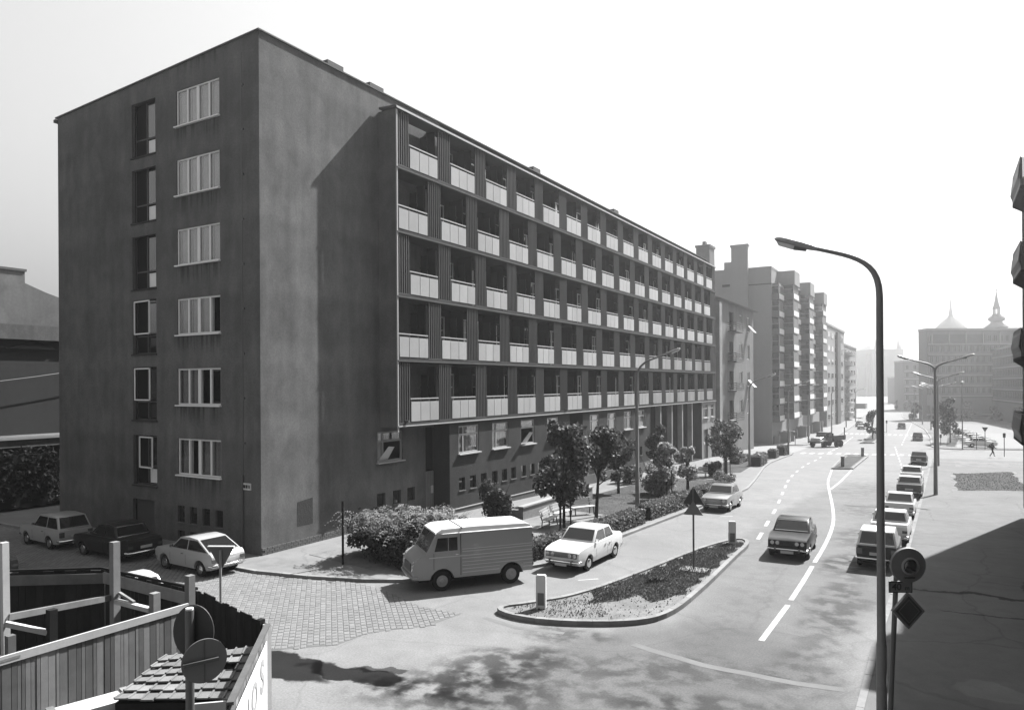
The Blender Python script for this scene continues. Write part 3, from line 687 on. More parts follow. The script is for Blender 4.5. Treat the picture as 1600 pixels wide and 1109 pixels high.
# shared meshes for balcony pieces
PW = 2.32
m_panel = MB().box(-.012, .012, -.365, .365, 0, .98).mesh('panel', M['panelm'])
m_rail = MB().box(-.03, .03, -PW/2, PW/2, -.03, .03).mesh('handrail', M['railm'])
mbf = MB()
for k in range(4): mbf.box(-.025, .025, -PW/2+.02+k*(PW-.06)/3, -PW/2+.04+k*(PW-.06)/3+.02, 0, 1.16)
mbf.box(-.02, .02, -PW/2, PW/2, .03, .06); m_bal = mbf.mesh('balcony', M['slat'])
def screen_mesh(w, h):
    mb = MB(); n = max(4, int(round(w/.16)))
    for k in range(n):
        y = -w/2+(k+.5)*w/n; mb.box(-.04, .045, y-.034, y+.034, .05, h-.02)
    mb.box(-.045, .055, -w/2, w/2, .0, .05)
    return mb.mesh('slat_screen', M['slat'])
m_scr = {}
mwf = MB(); mwf.box(-.04, .04, -.95, -.89, 0, 2.5); mwf.box(-.04, .04, -.1, -.04, 0, 2.5); mwf.box(-.04, .04, .9, .96, .9, 2.5); mwf.box(-.04, .04, -.95, .96, 2.44, 2.5); mwf.box(-.04, .04, -.04, .96, .84, .9); mwf.box(-.04, .04, -.89, .9, 1.72, 1.76)
m_door = mwf.mesh('balcony_door', M['frame']); m_doord = mwf.mesh('balcony_door', M['framed'])
m_dgl = MB().box(-.02, -.01, -.89, .9, .05, 2.44).mesh('pane', M['glassd'])
cm = MB()
for k in range(12):
    ya = -.85+k*.14; cm.quad((-.03-.02*math.sin(k*1.7), ya, .1), (-.03-.02*math.sin((k+1)*1.7), ya+.14, .1), (-.03-.02*math.sin((k+1)*1.7), ya+.14, 2.4), (-.03-.02*math.sin(k*1.7), ya, 2.4))
m_cur = cm.mesh('curtain', M['curtain'])
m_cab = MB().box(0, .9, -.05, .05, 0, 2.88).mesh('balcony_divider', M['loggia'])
m_tall = MB().box(-.03, .03, -.22, .22, 0, 2.4).box(-.05, .05, -.26, .26, 1.7, 1.8).mesh('side_glazing', M['ceil'])
rb = random.Random(11)
for r_, (zb, zt) in enumerate(zip(FB, tops)):
    zf = zb+.2; h = zt-zf-.01
    mod = (Y1-Y0)/16.28; A = r_ % 2 == 0
    bays = [(Y0+1.0+k*mod, Y0+1.0+k*mod+PW) for k in range(16)] if A else [(Y0+.12+k*mod, Y0+.12+k*mod+PW) for k in range(16)]
    scr = []; cur = Y0+.1
    for a, b in bays:
        if a-cur > .3: scr.append((cur+.02, a-.02))
        cur = b
    if Y1-cur > .3: scr.append((cur+.02, Y1+.1))
    for a, b in bays:
        yc = (a+b)/2; bl = ob('balcony', m_bal, house, (XB-HX, yc-HY, zf))
        ob('handrail', m_rail, bl, (0, 0, 1.19))
        for k in (-1, 0, 1): ob('panel', m_panel, bl, (.045, k*(PW/3-.005), .06))
        d = ob('balcony_door', m_door if rb.random() < .55 else m_doord, house, (XW-.34-HX, yc+.1-HY, zf), rot=(0, 0, 0))
        ob('pane', m_dgl, d)
        if rb.random() < .5: ob('curtain', m_cur, d, (.02, 0, 0))
        # lighter glazed side of the neighbour's loggia box, seen obliquely
        ob('side_glazing', m_tall, house, (XW+.25-HX, b-.03-HY, zf), rot=(0, 0, R(90)))
    for a, b in scr:
        w = round(b-a, 2); key = (w, round(h, 2))
        if key not in m_scr: m_scr[key] = screen_mesh(w, h)
        ob('slat_screen', m_scr[key], house, (XB-HX, (a+b)/2-HY, zf))
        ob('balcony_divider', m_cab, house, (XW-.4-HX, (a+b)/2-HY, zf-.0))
    for (a, b) in bays[::5]:
        if r_ in (4,): MB().box(0, .35, -.05, .05, 0, .12).build('flower_box', M['metald'], house, loc=(XB-.1-HX, a-.4-HY, zf+.02))

# ================================================================ BUILDINGS BEYOND, LEFT SIDE OF THE STREET
# old rendered house with tiled roof
oh = thing('old_house', 'old rendered four storey house with a tiled hipped roof and dark iron balconies', 'house', (-30, 95, g(95)))
def lb(mb, name, m, root, base, smooth=False): o = mb.build(name, m, root, smooth); o.location = (-base[0], -base[1], -base[2]); return o
OB = (-30, 95, g(95))
M['oldwall'] = mat('old_render', 0.125, var=.15, s1=.5, streak=.12, bump=.2); M['brickfar'] = mat('far_brick', .1, var=.15, s1=1)
wins = []
for zc in (15.0, 11.25, 7.55, 3.85):
    for yc in (87.4, 98.0, 102.2): wins.append((yc-.75, yc+.75, zc-1.0, zc+1.0))
    wins.append((91.9, 94.0, zc-1.5, zc+1.0))
o = wallholes('wall', 'x', -23.0, 85.2, 105.2, -3, 17.0, wins, .18, M['oldwall'], 1, oh); o.location = (-OB[0], -OB[1], -OB[2])
lb(MB().box(-40, -23.4, 85.3, 105.1, -3, 16.9), 'core', M['dark'], oh, OB)
mb = MB(); mb.quad((-23.0, 105.2, -3), (-40, 105.2, -3), (-40, 105.2, 17), (-23, 105.2, 17)); mb.quad((-40, 85.2, -3), (-23, 85.2, -3), (-23, 85.2, 17), (-40, 85.2, 17)); lb(mb, 'side_wall', M['oldwall'], oh, OB)
mb = MB(); mb.hexa([(-41, 84.9, 17.0), (-22.3, 84.9, 17.0), (-22.3, 106.0, 17.0), (-41, 106.0, 17.0), (-31.6, 84.9, 20.6), (-31.2, 84.9, 20.6), (-31.2, 97, 20.6), (-31.6, 97, 20.6)])
lb(mb, 'roof', M['tile'], oh, OB)
for (a, b, c, d) in wins:
    if b-a > 1.5: lb(MB().box(-23.2, -23.15, a, b, c, d), 'balcony_door', M['dark'], oh, OB); continue
    f = lb(MB().box(-23.14, -23.08, a, b, c, c+.08).box(-23.14, -23.08, a, b, d-.08, d).box(-23.14, -23.08, a, a+.07, c, d).box(-23.14, -23.08, b-.07, b, c, d).box(-23.14, -23.07, (a+b)/2-.04, (a+b)/2+.04, c, d), 'window', M['frame'], oh, OB)
    MB().box(-23.12, -23.11, a+.07, b-.07, c+.08, d-.08).build('pane', M['dark'], f)
for k, zc in enumerate((15.0, 7.55)):
    lb(MB().hexa([(-22.98, 101.5, zc-.1), (-22.98, 102.9, zc-.1), (-22.94, 102.9, zc-.1), (-22.94, 101.5, zc-.1), (-22.98+.9, 101.5, zc-1.1), (-22.98+.9, 102.9, zc-1.1), (-22.94+.9, 102.9, zc-1.1), (-22.94+.9, 101.5, zc-1.1)]), 'awning', M['signw'], oh, OB)
for zc in (13.4, 9.65, 5.95, 2.25):
    mb = MB(); mb.box(-22.98, -21.9, 91.0, 95.0, zc, zc+.18)
    for q in range(4): mb.box(-21.97, -21.9, 91.0, 95.0, zc+.3+q*.25, zc+.38+q*.25); mb.box(-22.98, -21.9, 91.0, 91.07, zc+.3+q*.25, zc+.38+q*.25)
    for q in range(9): mb.box(-21.96, -21.91, 91.0+q*.49, 91.05+q*.49, zc+.18, zc+1.15)
    lb(mb, 'balcony', M['metald'], oh, OB)
lb(MB().box(-22.95, -22.45, 85.25, 86.4, -2.5, 16.6), 'pilaster', M['concrete'], oh, OB)
lb(MB().tube([(-22.9, 86.7, -2), (-22.9, 86.7, 16.8)], .12, 8), 'downpipe', M['metald'], oh, OB)
lb(MB().box(-22.9, -22.2, 87.0, 87.1, .6, 1.9).box(-22.85, -22.25, 86.95, 86.99, 1.2, 1.6), 'hanging_sign', M['signw'], oh, OB)
# chimney-like stair towers of the block behind
def simple_tower(name, label, x0, x1, y0, y1, ztop, m, extra=None, cat='tower block'):
    b = ((x0+x1)/2, (y0+y1)/2, g(y0)); t = thing(name, label, cat, b)
    lb(MB().box(x0, x1, y0, y1, g(y0)-.2, ztop), 'wall', m, t, b); lb(MB().box(x0-.15, x1+.15, y0-.15, y1+.15, ztop+.002, ztop+.35), 'parapet', m, t, b)
    if extra: extra(t, b)
    return t
M['hrfront'] = mat('high_rise_shaded_front', .11, var=.05, s1=.3); M['hrside'] = mat('high_rise_sunlit_side', 0.5, var=.05, s1=.3); M['hrwall'] = mat('high_rise_render', .2, var=.05, s1=.1, s2=2, streak=.03)  # balcony fronts darkened as shade, sides lightened as sun, in the base colours
M['hrpar'] = mat('high_rise_parapet', .2, var=.05, s1=.3); M['hrdark'] = mat('high_rise_soffit', .07, var=.05)
def tw(t, b):
    lb(MB().box(-30.4, -29.2, 117.15, 117.2, 22.4, 22.75), 'vent_opening', M['dark'], t, b); lb(MB().box(-30.1, -29.0, 117.25, 117.9, g(117), 26.3), 'lower_shaft', M['hrwall'], t, b)
    lb(MB().box(-31.6, -30.12, 117.3, 117.9, g(117), 24.8), 'lift_shaft', M['hrwall'], t, b)
simple_tower('stair_tower', 'tall blank stair tower rising behind the tiled roof', -28.98, -26.45, 117.2, 117.95, 28.6, M['hrwall'], tw)
simple_tower('rooftop_tower', 'squat grey rooftop tower behind the far end of the balcony block', -34.7, -32.5, 117.5, 120.5, 29.2, M['brickfar'], lambda t, b: lb(MB().box(-33.8, -33.3, 118, 119, 29.56, 30.2), 'chimney', M['brickfar'], t, b))

# high-rise with staggered balconies
hr = thing('high_rise', 'pale nine storey block with staggered balcony stacks at the side street corner', 'apartment building', (-32, 140, g(140)))
HB_ = (-32, 140, g(140))
wh = []
lb(MB().box(-45, -23.0, 118.0, 168.0, -3.2, 24.9), 'wall', M['hrwall'], hr, HB_)
lb(MB().box(-45.1, -22.96, 117.9, 168.1, 24.902, 25.25), 'parapet', M['hrpar'], hr, HB_)
lb(MB().box(-45, -22.9, 117.93, 117.995, 22.45, 22.6), 'joint', M['hrdark'], hr, HB_)
m_cache = {}
def hbalc(w, l, first):
    key = (w, l)
    if key in m_cache: return m_cache[key]
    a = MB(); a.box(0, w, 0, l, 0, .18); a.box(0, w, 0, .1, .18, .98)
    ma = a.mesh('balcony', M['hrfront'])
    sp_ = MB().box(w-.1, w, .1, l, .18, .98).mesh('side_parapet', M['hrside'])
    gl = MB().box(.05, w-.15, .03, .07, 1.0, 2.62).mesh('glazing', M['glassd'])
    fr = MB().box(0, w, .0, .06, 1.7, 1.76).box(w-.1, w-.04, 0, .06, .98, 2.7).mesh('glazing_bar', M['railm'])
    sd = MB().box(w-.1, w-.06, .2, l-.2, 1.0, 2.6).mesh('side_glazing', M['oldwall'])
    m_cache[key] = (ma, gl, fr, sd, sp_); return m_cache[key]
for gi, (yy, top) in enumerate(((118.0, 25.0), (134.0, 25.0), (151.0, 25.0))):
    y0 = yy if gi else yy-.0
    lb(MB().box(-22.995, -20.3, y0+4.4, y0+9.2, 22.7, 24.95), 'roof_loggia', M['hrwall'], hr, HB_)
    lb(MB().box(-22.99, -21.9, y0+.3, y0+4.38, 22.1 if gi == 0 else 23.4, 22.4 if gi == 0 else 23.7), 'canopy', M['hrpar'], hr, HB_)
    for k in range(8):
        zf = 20.35-2.73*k-.35
        for (w, l, yo, z_off) in ((1.1, 4.1, .3, 0.), (2.55, 4.8, 4.45, .35)):
            ma, gl, fr, sd, sp_ = hbalc(w, l, 0); b_ = ob('balcony', ma, hr, (-22.995+32, y0+yo-140, zf+z_off-g(140)))
            ob('glazing', gl, b_); ob('glazing_bar', fr, b_)
            ob('side_glazing', sd, b_); ob('side_parapet', sp_, b_)
    for q in (1.0, 5.0, 8.6): lb(MB().box(-22.9, -21.2 if q > 2 else -22.1, y0+q, y0+q+.6, -3, -1.2 if q < 2 else -.9), 'pier', M['hrwall'], hr, HB_)
    lb(MB().box(-22.98, -22.9, y0+1, y0+8, -2.6, -1.4), 'shop_window', M['glassd'], hr, HB_)

# slab blocks further along
def far_block(name, label, x0, x1, y0, y1, zt, nfl, strips, m, balc=None):
    b = ((x0+x1)/2, (y0+y1)/2, g(y0)); t = thing(name, label, 'apartment building', b)
    zb = g(y0)-.3
    lb(MB().box(x0, x1, y0, y1, zb, zt), 'wall', m, t, b); lb(MB().box(x0-.2, x1+.2, y0-.2, y1+.2, zt+.002, zt+.5), 'parapet', m, t, b)
    h = (zt-zb-1.5)/nfl
    for k in range(nfl):
        z0 = zb+2.0+k*h
        if strips:
            for j in range(strips):
                y = y0+1.5+j*(y1-y0-2)/strips; w = (y1-y0)/strips*.55
                f = lb(MB().box(x1+.002, x1+.06, y, y+w, z0, z0+1.4), 'window', M['railm'], t, b); MB().box(x1+.061, x1+.08, y+.15, y+w-.15, z0+.12, z0+1.28).build('pane', M['glassd'], f)
        if balc:
            mb = MB(); n = 9
            pts = [(x1+balc*math.sin(math.pi*i/n)**.6, y0+1+(y1-y0-2)*i/n*.45) for i in range(n+1)]
            for i in range(n): (xa, ya), (xb, yb) = pts[i], pts[i+1]; mb.hexa([(x1, ya, z0-.5), (xa+.01, ya, z0-.5), (xb+.01, yb, z0-.5), (x1, yb, z0-.5), (x1, ya, z0+.45), (xa+.01, ya, z0+.45), (xb+.01, yb, z0+.45), (x1, yb, z0+.45)])
            lb(mb, 'balcony', M['hrpar'], t, b)
    return t, b
t, b = far_block('slab_block', 'narrow tall slab block with a dark recessed strip beyond the staggered balconies', -36, -23, 180, 214, 20.3, 7, 5, M['hrwall'])
lb(MB().box(-22.995, -22.5, 196, 202, -3.4, 19.6), 'stair_strip', M['hrdark'], t, b)
lb(MB().box(-30, -23.2, 179.9, 179.995, -2.6, 0.3), 'shopfront', M['glassd'], t, b)
t, b = far_block('balcony_block', 'hazy block with curved white balconies, last one before the open sky', -38, -23.6, 219, 252, 17.4, 7, 4, M['hrpar'], balc=1.7)
lb(MB().box(-23.5, -20.5, 246, 252, -1, .6), 'canopy', M['hrpar'], t, b)
0 and far_block('distant_block', 'faint low block at the far left end of the street', -45, -26.5, 330, 352, 9.5, 4, 0, M['hrwall'])
# ================================================================ RIGHT SIDE AND FAR END
ca_, sa_ = math.cos(TH), math.sin(TH)
def cw(X, Z): return (X*ca_-Z*sa_, X*sa_+Z*ca_)      # metres right of / ahead of the viewpoint -> world
M['office'] = mat('office_render', 0.1, var=.08, s1=.1); M['officew'] = mat('office_band', .2, var=.05); M['officed'] = mat('office_spandrel', .05, var=.08)
def facade_block(name, label, A, B, depth, z0, zt, rows, cols, zrow0, rowh, m, win_w, win_h, band=True, parent=None, skip=None):
    """block whose front runs A->B (world xy); front faces the viewer side"""
    A = Vector((A[0], A[1])); B = Vector((B[0], B[1])); d = (B-A); L_ = d.length; d.normalize(); n = Vector((d.y, -d.x))
    if n.dot(-A) < 0: n = -n
    t = thing(name, label, 'office building', (A.x, A.y, z0)) if parent is None else parent
    a = math.atan2(d.y, d.x); s = 1 if Vector((-d.y, d.x)).dot(n) > 0 else -1      # local y away from viewer = -s
    def part(mb, nm, mm, par=None):
        o = mb.build(nm, mm, par or t); 
        if par is None: o.rotation_euler = (0, 0, a); o.location = (A.x-t.location.x, A.y-t.location.y, z0-t.location.z)
        return o
    H = zt-z0; yb = -s*depth
    part(MB().box(0, L_, min(0, yb), max(0, yb), 0, H), 'wall', m)
    part(MB().box(-.2, L_+.2, min(-s*-.3, yb), max(-s*-.3, yb), H+.002, H+.6), 'cornice', M['officew'])
    wmesh = MB().box(0, win_w, -.05, .05, 0, win_h).mesh('window', M['dark']); fm_ = MB().box(win_w/2-.05, win_w/2+.05, -.07, .07, 0, win_h).box(-.08, 0, -.07, .07, -.05, win_h+.05).mesh('frame', M['officew'])
    for r_ in range(rows):
        z = zrow0-z0+r_*rowh
        if band: part(MB().box(.3, L_-.3, min(s*.002, s*.14), max(s*.002, s*.14), z-rowh*.34, z-rowh*.34+.3), 'band', M['officew']); part(MB().box(.3, L_-.3, min(s*.002, s*.08), max(s*.002, s*.08), z-rowh*.5+.1, z-rowh*.36), 'spandrel', M['officed'])
        for c in range(cols):
            x = .8+c*(L_-1.6)/cols
            o = ob('window', wmesh, t); o.rotation_euler = (0, 0, a)
            ca2, sa2 = math.cos(a), math.sin(a); lx, ly = x, s*.04
            o.location = (A.x-t.location.x+lx*ca2-ly*sa2, A.y-t.location.y+lx*sa2+ly*ca2, z)
            ob('frame', fm_, o)
    return t
P1, P2, P3 = cw(122, 213), cw(168, 213), cw(140, 211)
t = facade_block('office_building', 'broad grey eight storey office slab with window rows closing the square on the right', P1, P2, 4.5, -4.6, 22.2, 6, 26, .9+2.9, 3.05, M['office'], .8, 1.6)
# glazed top storey
A_ = Vector(P1); 
o = MB().box(1.5, 17, -.12, .1, 23.0, 25.6).build('attic_glazing', M['officed'], t); o.rotation_euler = (0, 0, TH); o.location = (0, 0, 0)
for k in range(5): q = MB().box(1.2+k*5.0, 1.5+k*5.0, -.3, .0, 22.8, 26.0).build('attic_post', M['officew'], t); q.rotation_euler = (0, 0, TH)
q = MB().box(-.2, 46, -1.2, .0, 1.9, 2.3).build('canopy', M['officew'], t); q.rotation_euler = (0, 0, TH)
q = MB().box(.5, 45, -.1, -.05, -.4+0.4, 1.9).build('shopfront', M['glassd'], t); q.rotation_euler = (0, 0, TH)
facade_block('office_wing', 'lower office wing with pale floor bands running towards the camera on the far right', cw(140.5, 212), cw(119.8, 166), 14, -4.6, 16.0, 5, 24, .6+2.2, 3.0, M['office'], 1.0, 1.5)
# street row left of the office slab
facade_block('corner_building', 'hazy darker house beside the office slab on the street corner', cw(162, 300), cw(186, 294), 14, -4.6, 15.5, 5, 8, 0, 3.1, M['office'], 1.0, 1.6)
facade_block('street_house', 'fainter stepped house further down the street past the hazy corner house', cw(211, 400), cw(236, 394), 14, -4.6, 9.5, 4, 8, 0, 3.1, M['office'], 1.0, 1.6)
# church tower with onion and lantern
M['copper'] = mat('weathered_copper', .1, var=.08)
cx, cy = cw((1557.5-800)/1133*300, 300)
t = thing('church_tower', 'baroque onion spire with open lantern rising above the office roofs', 'church tower', (cx, cy, -4.65))
def Zy(y, Zd): return 7+(597-y)*Zd/1133
k = 4.65
MB().box(-3.6, 3.6, -3.6, 3.6, 0, Zy(512, 300)+k).build('tower_shaft', M['office'], t)
prof = [(4.6, 512), (3.6, 509), (2.6, 506.5), (2.0, 504), (2.2, 502.5), (2.9, 501), (3.1, 498.5), (2.7, 496), (1.8, 494), (1.5, 492), (1.4, 491)]
MB().lathe((0, 0, k), [(r, Zy(y, 300)) for r, y in prof], 20).build('onion_roof', M['copper'], t, True)
mb = MB()
for i in range(6): a = i*math.pi/3; mb.box(1.05*math.cos(a)-.2, 1.05*math.cos(a)+.2, 1.05*math.sin(a)-.2, 1.05*math.sin(a)+.2, Zy(491, 300)+k, Zy(483, 300)+k)
mb.build('lantern', M['copper'], t)
MB().lathe((0, 0, k), [(1.5, Zy(483, 300)), (1.3, Zy(481, 300)), (1.0, Zy(478, 300)), (.6, Zy(470, 300)), (.25, Zy(461, 300)), (.06, Zy(455, 300)), (.3, Zy(454.5, 300)), (.3, Zy(453.5, 300)), (.02, Zy(452.5, 300))], 14).build('spire', M['copper'], t, True)
cx, cy = cw((1486-800)/1133*470, 470)
t = thing('church_dome', 'faint hazy dome with a thin lantern spire above the office roof', 'church dome', (cx, cy, -4.65))
MB().lathe((0, 0, k), [(11, -4), (11, Zy(524, 470)), (9.5, Zy(514, 470)), (7.0, Zy(507, 470)), (4.6, Zy(501, 470)), (2.2, Zy(497, 470)), (1.2, Zy(493, 470)), (1.1, Zy(488, 470)), (.7, Zy(484, 470)), (.1, Zy(466, 470))], 24).build('dome', M['copper'], t, True)
MB().lathe((0, 0, k), [(1.5, Zy(497, 470)), (1.5, Zy(495, 470))], 12).build('lantern_ring', M['office'], t)
# distant gothic mass at the street end
gx, gy = cw((1388-800)/1133*620, 620)
t = thing('distant_church', 'pale gothic church mass with thin twin spires at the hazy street end', 'church', (gx, gy, -4.65)); t.rotation_euler = (0, 0, TH)
mb = MB(); mb.box(-14, 13, 0, 30, 0, Zy(545, 620)+k).box(-17, -12.5, 2, 20, 0, Zy(552, 620)+k).box(-24, -16, 4, 20, 0, Zy(572, 620)+k).box(12, 16.5, 2, 20, 0, Zy(556, 620)+k); mb.build('nave', M['office'], t)
def spire(x, y, w):
    MB().hexa([(x-w, 0, 30), (x+w, 0, 30), (x+w, 2*w, 30), (x-w, 2*w, 30), (x-.1, w-.1, Zy(y, 620)+k), (x+.1, w-.1, Zy(y, 620)+k), (x+.1, w+.1, Zy(y, 620)+k), (x-.1, w+.1, Zy(y, 620)+k)]).build('spire', M['office'], t)
for x, y, w in ((-10, 528, 1.6), (-7, 530, 1.2), (9.5, 526, 1.8), (11, 531, 1.2)): spire(x, y, w)
MB().hexa([(-14, 0, Zy(545, 620)+k), (13, 0, Zy(545, 620)+k), (13, 30, Zy(545, 620)+k), (-14, 30, Zy(545, 620)+k), (-9, 14, Zy(538, 620)+k), (8, 14, Zy(538, 620)+k), (8, 16, Zy(538, 620)+k), (-9, 16, Zy(538, 620)+k)]).build('roof', M['office'], t)

# building on the right edge whose balconies jut into view; its shade lies on the pavement
rbm = mat('dark_render', .05, var=.1, s1=.5)  # plain dark render, same tone on every face
rb_ = thing('corner_house', 'tall house at the right edge with dark rounded iron balconies', 'house', (8, 17, 0))
def rp(mb, nm, m, sm=False, par=None):
    o = mb.build(nm, m, par or rb_, sm)
    if par is None: o.location = (-8, -17, 0)
    return o
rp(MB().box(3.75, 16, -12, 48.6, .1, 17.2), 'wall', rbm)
rp(MB().box(3.55, 16.3, -12.3, 48.8, 17.202, 17.45), 'cornice', M['roofm'])
for i, (zb) in enumerate((4.72, 7.82, 10.95, 14.0)):
    for j, yc in enumerate((33.7,)):
        y0, y1, x0, x1 = yc-1.75, yc+1.75, 2.42, 3.748
        mb = MB(); n = 6
        # slab with chamfered underside
        mb.hexa([(x0+.35, y0+.1, zb-.28), (x1, y0+.1, zb-.28), (x1, y1-.25, zb-.28), (x0+.35, y1-.25, zb-.28), (x0, y0, zb), (x1, y0, zb), (x1, y1, zb), (x0, y1, zb)])
        mb.box(x0, x1, y0, y1, zb+.001, zb+.1)
        b_ = rp(mb, 'balcony', M['woodd'])
        p = MB(); h = 1.0; bow = .12
        prof = [(0, 0), (bow, .35), (bow*.6, .8), (0, h), (.05, h+.06)]
        for (dx, z), (dx2, z2) in zip(prof, prof[1:]):
            xa, xb = x0-dx+.05, x0-dx2+.05
            p.quad((xa, y0, zb+.1+z), (xa, y1, zb+.1+z), (xb, y1, zb+.1+z2), (xb, y0, zb+.1+z2))
        p.box(x0+.1, x1, y1-.06, y1, zb+.1, zb+.1+h); p.box(x0+.1, x1, y0, y0+.06, zb+.1, zb+.1+h); p.box(x0, x0+.08, y0, y1, zb+.1, zb+1.1)
        p.build('parapet', M['metald'], b_)
        if i in (0, 1, 2) and j == 0:   # arched side screen
            xa, xb = x0+.45, x1; r = .75; s_ = MB(); pts = [(xa, y1-.1, zb+1.05)]+[(xa+r-r*math.cos(q*math.pi/2/8), y1-.1, zb+1.55+r*math.sin(q*math.pi/2/8)) for q in range(9)]
            s_.poly(pts+[(xb, y1-.1, zb+2.3), (xb, y1-.1, zb+1.05)]); s_.poly([(x, y-.03, z) for x, y, z in reversed(pts+[(xb, y1-.1, zb+2.3), (xb, y1-.1, zb+1.05)])])
            o = s_.build('arched_screen', M['roofm'], b_)
            MB().tube(pts, .05, 6).build('screen_frame', M['metald'], b_)
        rp(MB().box(3.70, 3.745, yc-.8, yc+.8, zb+.2, zb+2.4), 'balcony_door', M['glassd'])
        for s2 in (-3.2, 3.0): rp(MB().box(3.70, 3.745, yc+s2-.6, yc+s2+.6, zb+.9, zb+2.3), 'window', M['glassd'])

# ================================================================ LEFT BACKGROUND
w = thing('hall_building', 'large blank grey hall behind the back lane with a zigzag trim under its roof edge', 'hall', (-58, 25, 0))
def wp(mb, nm, m, par=None, base=(-58, 25, 0)):
    o = mb.build(nm, m, par or w); o.location = (-base[0], -base[1], -base[2]); return o
M['hall'] = mat('hall_render', .035, var=.1, s1=.4, s2=4, streak=.08); M['firewall'] = mat('old_brick_firewall', .1, var=.2, s1=.5, s2=5, streak=.12)
wp(MB().box(-62, -48.5, -5, 60, 0, 9.9), 'wall', M['hall']); wp(MB().box(-62, -48.2, -5.2, 60.2, 9.902, 10.8), 'roof_edge', M['plaster'])
mb = MB()
for i in range(22):
    y = -4+i*2.9; mb.hexa([(-48.49, y, 9.35), (-48.49, y+2.7, 9.35), (-48.3, y+2.7, 9.35), (-48.3, y, 9.35), (-48.49, y+1.3, 9.9), (-48.49, y+1.4, 9.9), (-48.3, y+1.4, 9.9), (-48.3, y+1.3, 9.9)])
wp(mb, 'zigzag_trim', M['dark'])
f = thing('firewall_house', 'old brick firewall with stepped top rising behind the grey hall', 'house', (-70, 25, 0))
def fp(mb, nm, m): o = mb.build(nm, m, f); o.location = (70, -25, 0); return o
pts = [(5, 16.2), (29.9, 16.2), (29.9, 15.3), (31.5, 14.7), (33.5, 14.1), (34.6, 13.9), (34.6, 14.5), (35.4, 14.5), (35.4, 11), (60, 11), (60, 0), (5, 0)]
mb = MB(); mb.poly([(-63, y, z) for y, z in pts]); mb.poly([(-75, y, z) for y, z in reversed(pts)])
for (a, b), (c, d) in zip(pts, pts[1:]+pts[:1]): mb.quad((-63, a, b), (-75, a, b), (-75, c, d), (-63, c, d))
fp(mb, 'wall', M['firewall']); fp(MB().box(-63.2, -62.9, 26.8, 30.0, 16.21, 16.4), 'coping', M['roofm'])
an = thing('annex', 'low flat roofed annex with pale roof edge behind the ivy', 'annex', (-47.5, 25, 0))
def ap(mb, nm, m): o = mb.build(nm, m, an); o.location = (47.5, -25, 0); return o
ap(MB().box(-48.45, -46.6, 5, 45, .1, 3.5), 'wall', M['hall']); ap(MB().box(-48.48, -46.2, 4.8, 45.2, 3.502, 4.05), 'fascia', M['plaster']); ap(MB().box(-48.48, -46.15, 4.7, 45.3, 4.052, 4.09), 'roof_edge', M['plaster']); ap(MB().box(-46.145, -46.1, 4.7, 45.3, 3.95, 4.11), 'edge_strip', M['coping'])
ap(MB().box(-46.59, -46.5, 24.0, 26.0, .7, 3.2), 'shop_window', M['curtain']); ap(MB().box(-46.49, -46.44, 24.9, 25.0, .3, 3.4).box(-46.49, -46.44, 25.9, 26.0, .3, 3.4).box(-46.49, -46.44, 24.0, 26.0, 2.0, 2.06), 'window_frame', M['framed'])
ap(MB().box(-46.58, -45.7, 23.8, 30, .1, .38), 'step', M['coping'])
cb = MB(); cpts = [(-48.0, y, 6.6+.045*(y-12)**2*.12+(y-12)*.03) for y in np.linspace(8, 30, 14)]; cb.tube(cpts, .025, 5)
tag(cb.build('overhead_cable', M['metald']), 'thin black cable sagging in front of the blank grey hall', 'cable')

# ================================================================ FOLIAGE
def leafmesh(name, lobes, n, size, m, seed=0, shell=.55, droop=0.):
    r = np.random.default_rng(seed); L_ = np.array([l[:3] for l in lobes], float); Rr = np.array([l[3:6] for l in lobes], float)
    vol = Rr.prod(1)**(2/3); idx = r.choice(len(lobes), n, p=vol/vol.sum())
    d = r.normal(size=(n, 3)); d /= np.linalg.norm(d, axis=1)[:, None]; rad = shell+(1-shell)*r.random(n)**.6; rad *= 1+r.normal(0, .07, n)
    P = L_[idx]+d*Rr[idx]*rad[:, None]
    a = r.normal(size=(n, 3))+d*.7+np.array([0, 0, .5]); a /= np.linalg.norm(a, axis=1)[:, None]
    b = np.cross(a, r.normal(size=(n, 3))); b /= np.linalg.norm(b, axis=1)[:, None]; c = np.cross(a, b)
    s = size*(.6+.8*r.random(n))[:, None]
    V = np.empty((n, 4, 3)); V[:, 0] = P-b*s; V[:, 1] = P-c*s*.55+a*s*.12; V[:, 2] = P+b*s; V[:, 3] = P+c*s*.55+a*s*.12
    me = bpy.data.meshes.new(name); me.from_pydata(V.reshape(-1, 3).tolist(), [], np.arange(4*n).reshape(n, 4).tolist()); me.materials.append(m); return me
def lobes_crown(h0, h1, w, k, seed):
    r = random.Random(seed); out = []
    for i in range(k):
        t_ = r.random(); z = h0+(h1-h0)*t_; rr = w*math.sin(math.pi*(.18+.72*t_))*.75; a = r.uniform(0, 6.28); q = rr*r.random()**.5
        s = w*r.uniform(.16, .36); out.append((q*math.cos(a), q*math.sin(a), z, s, s, s*r.uniform(.7, 1.1)))
    return out
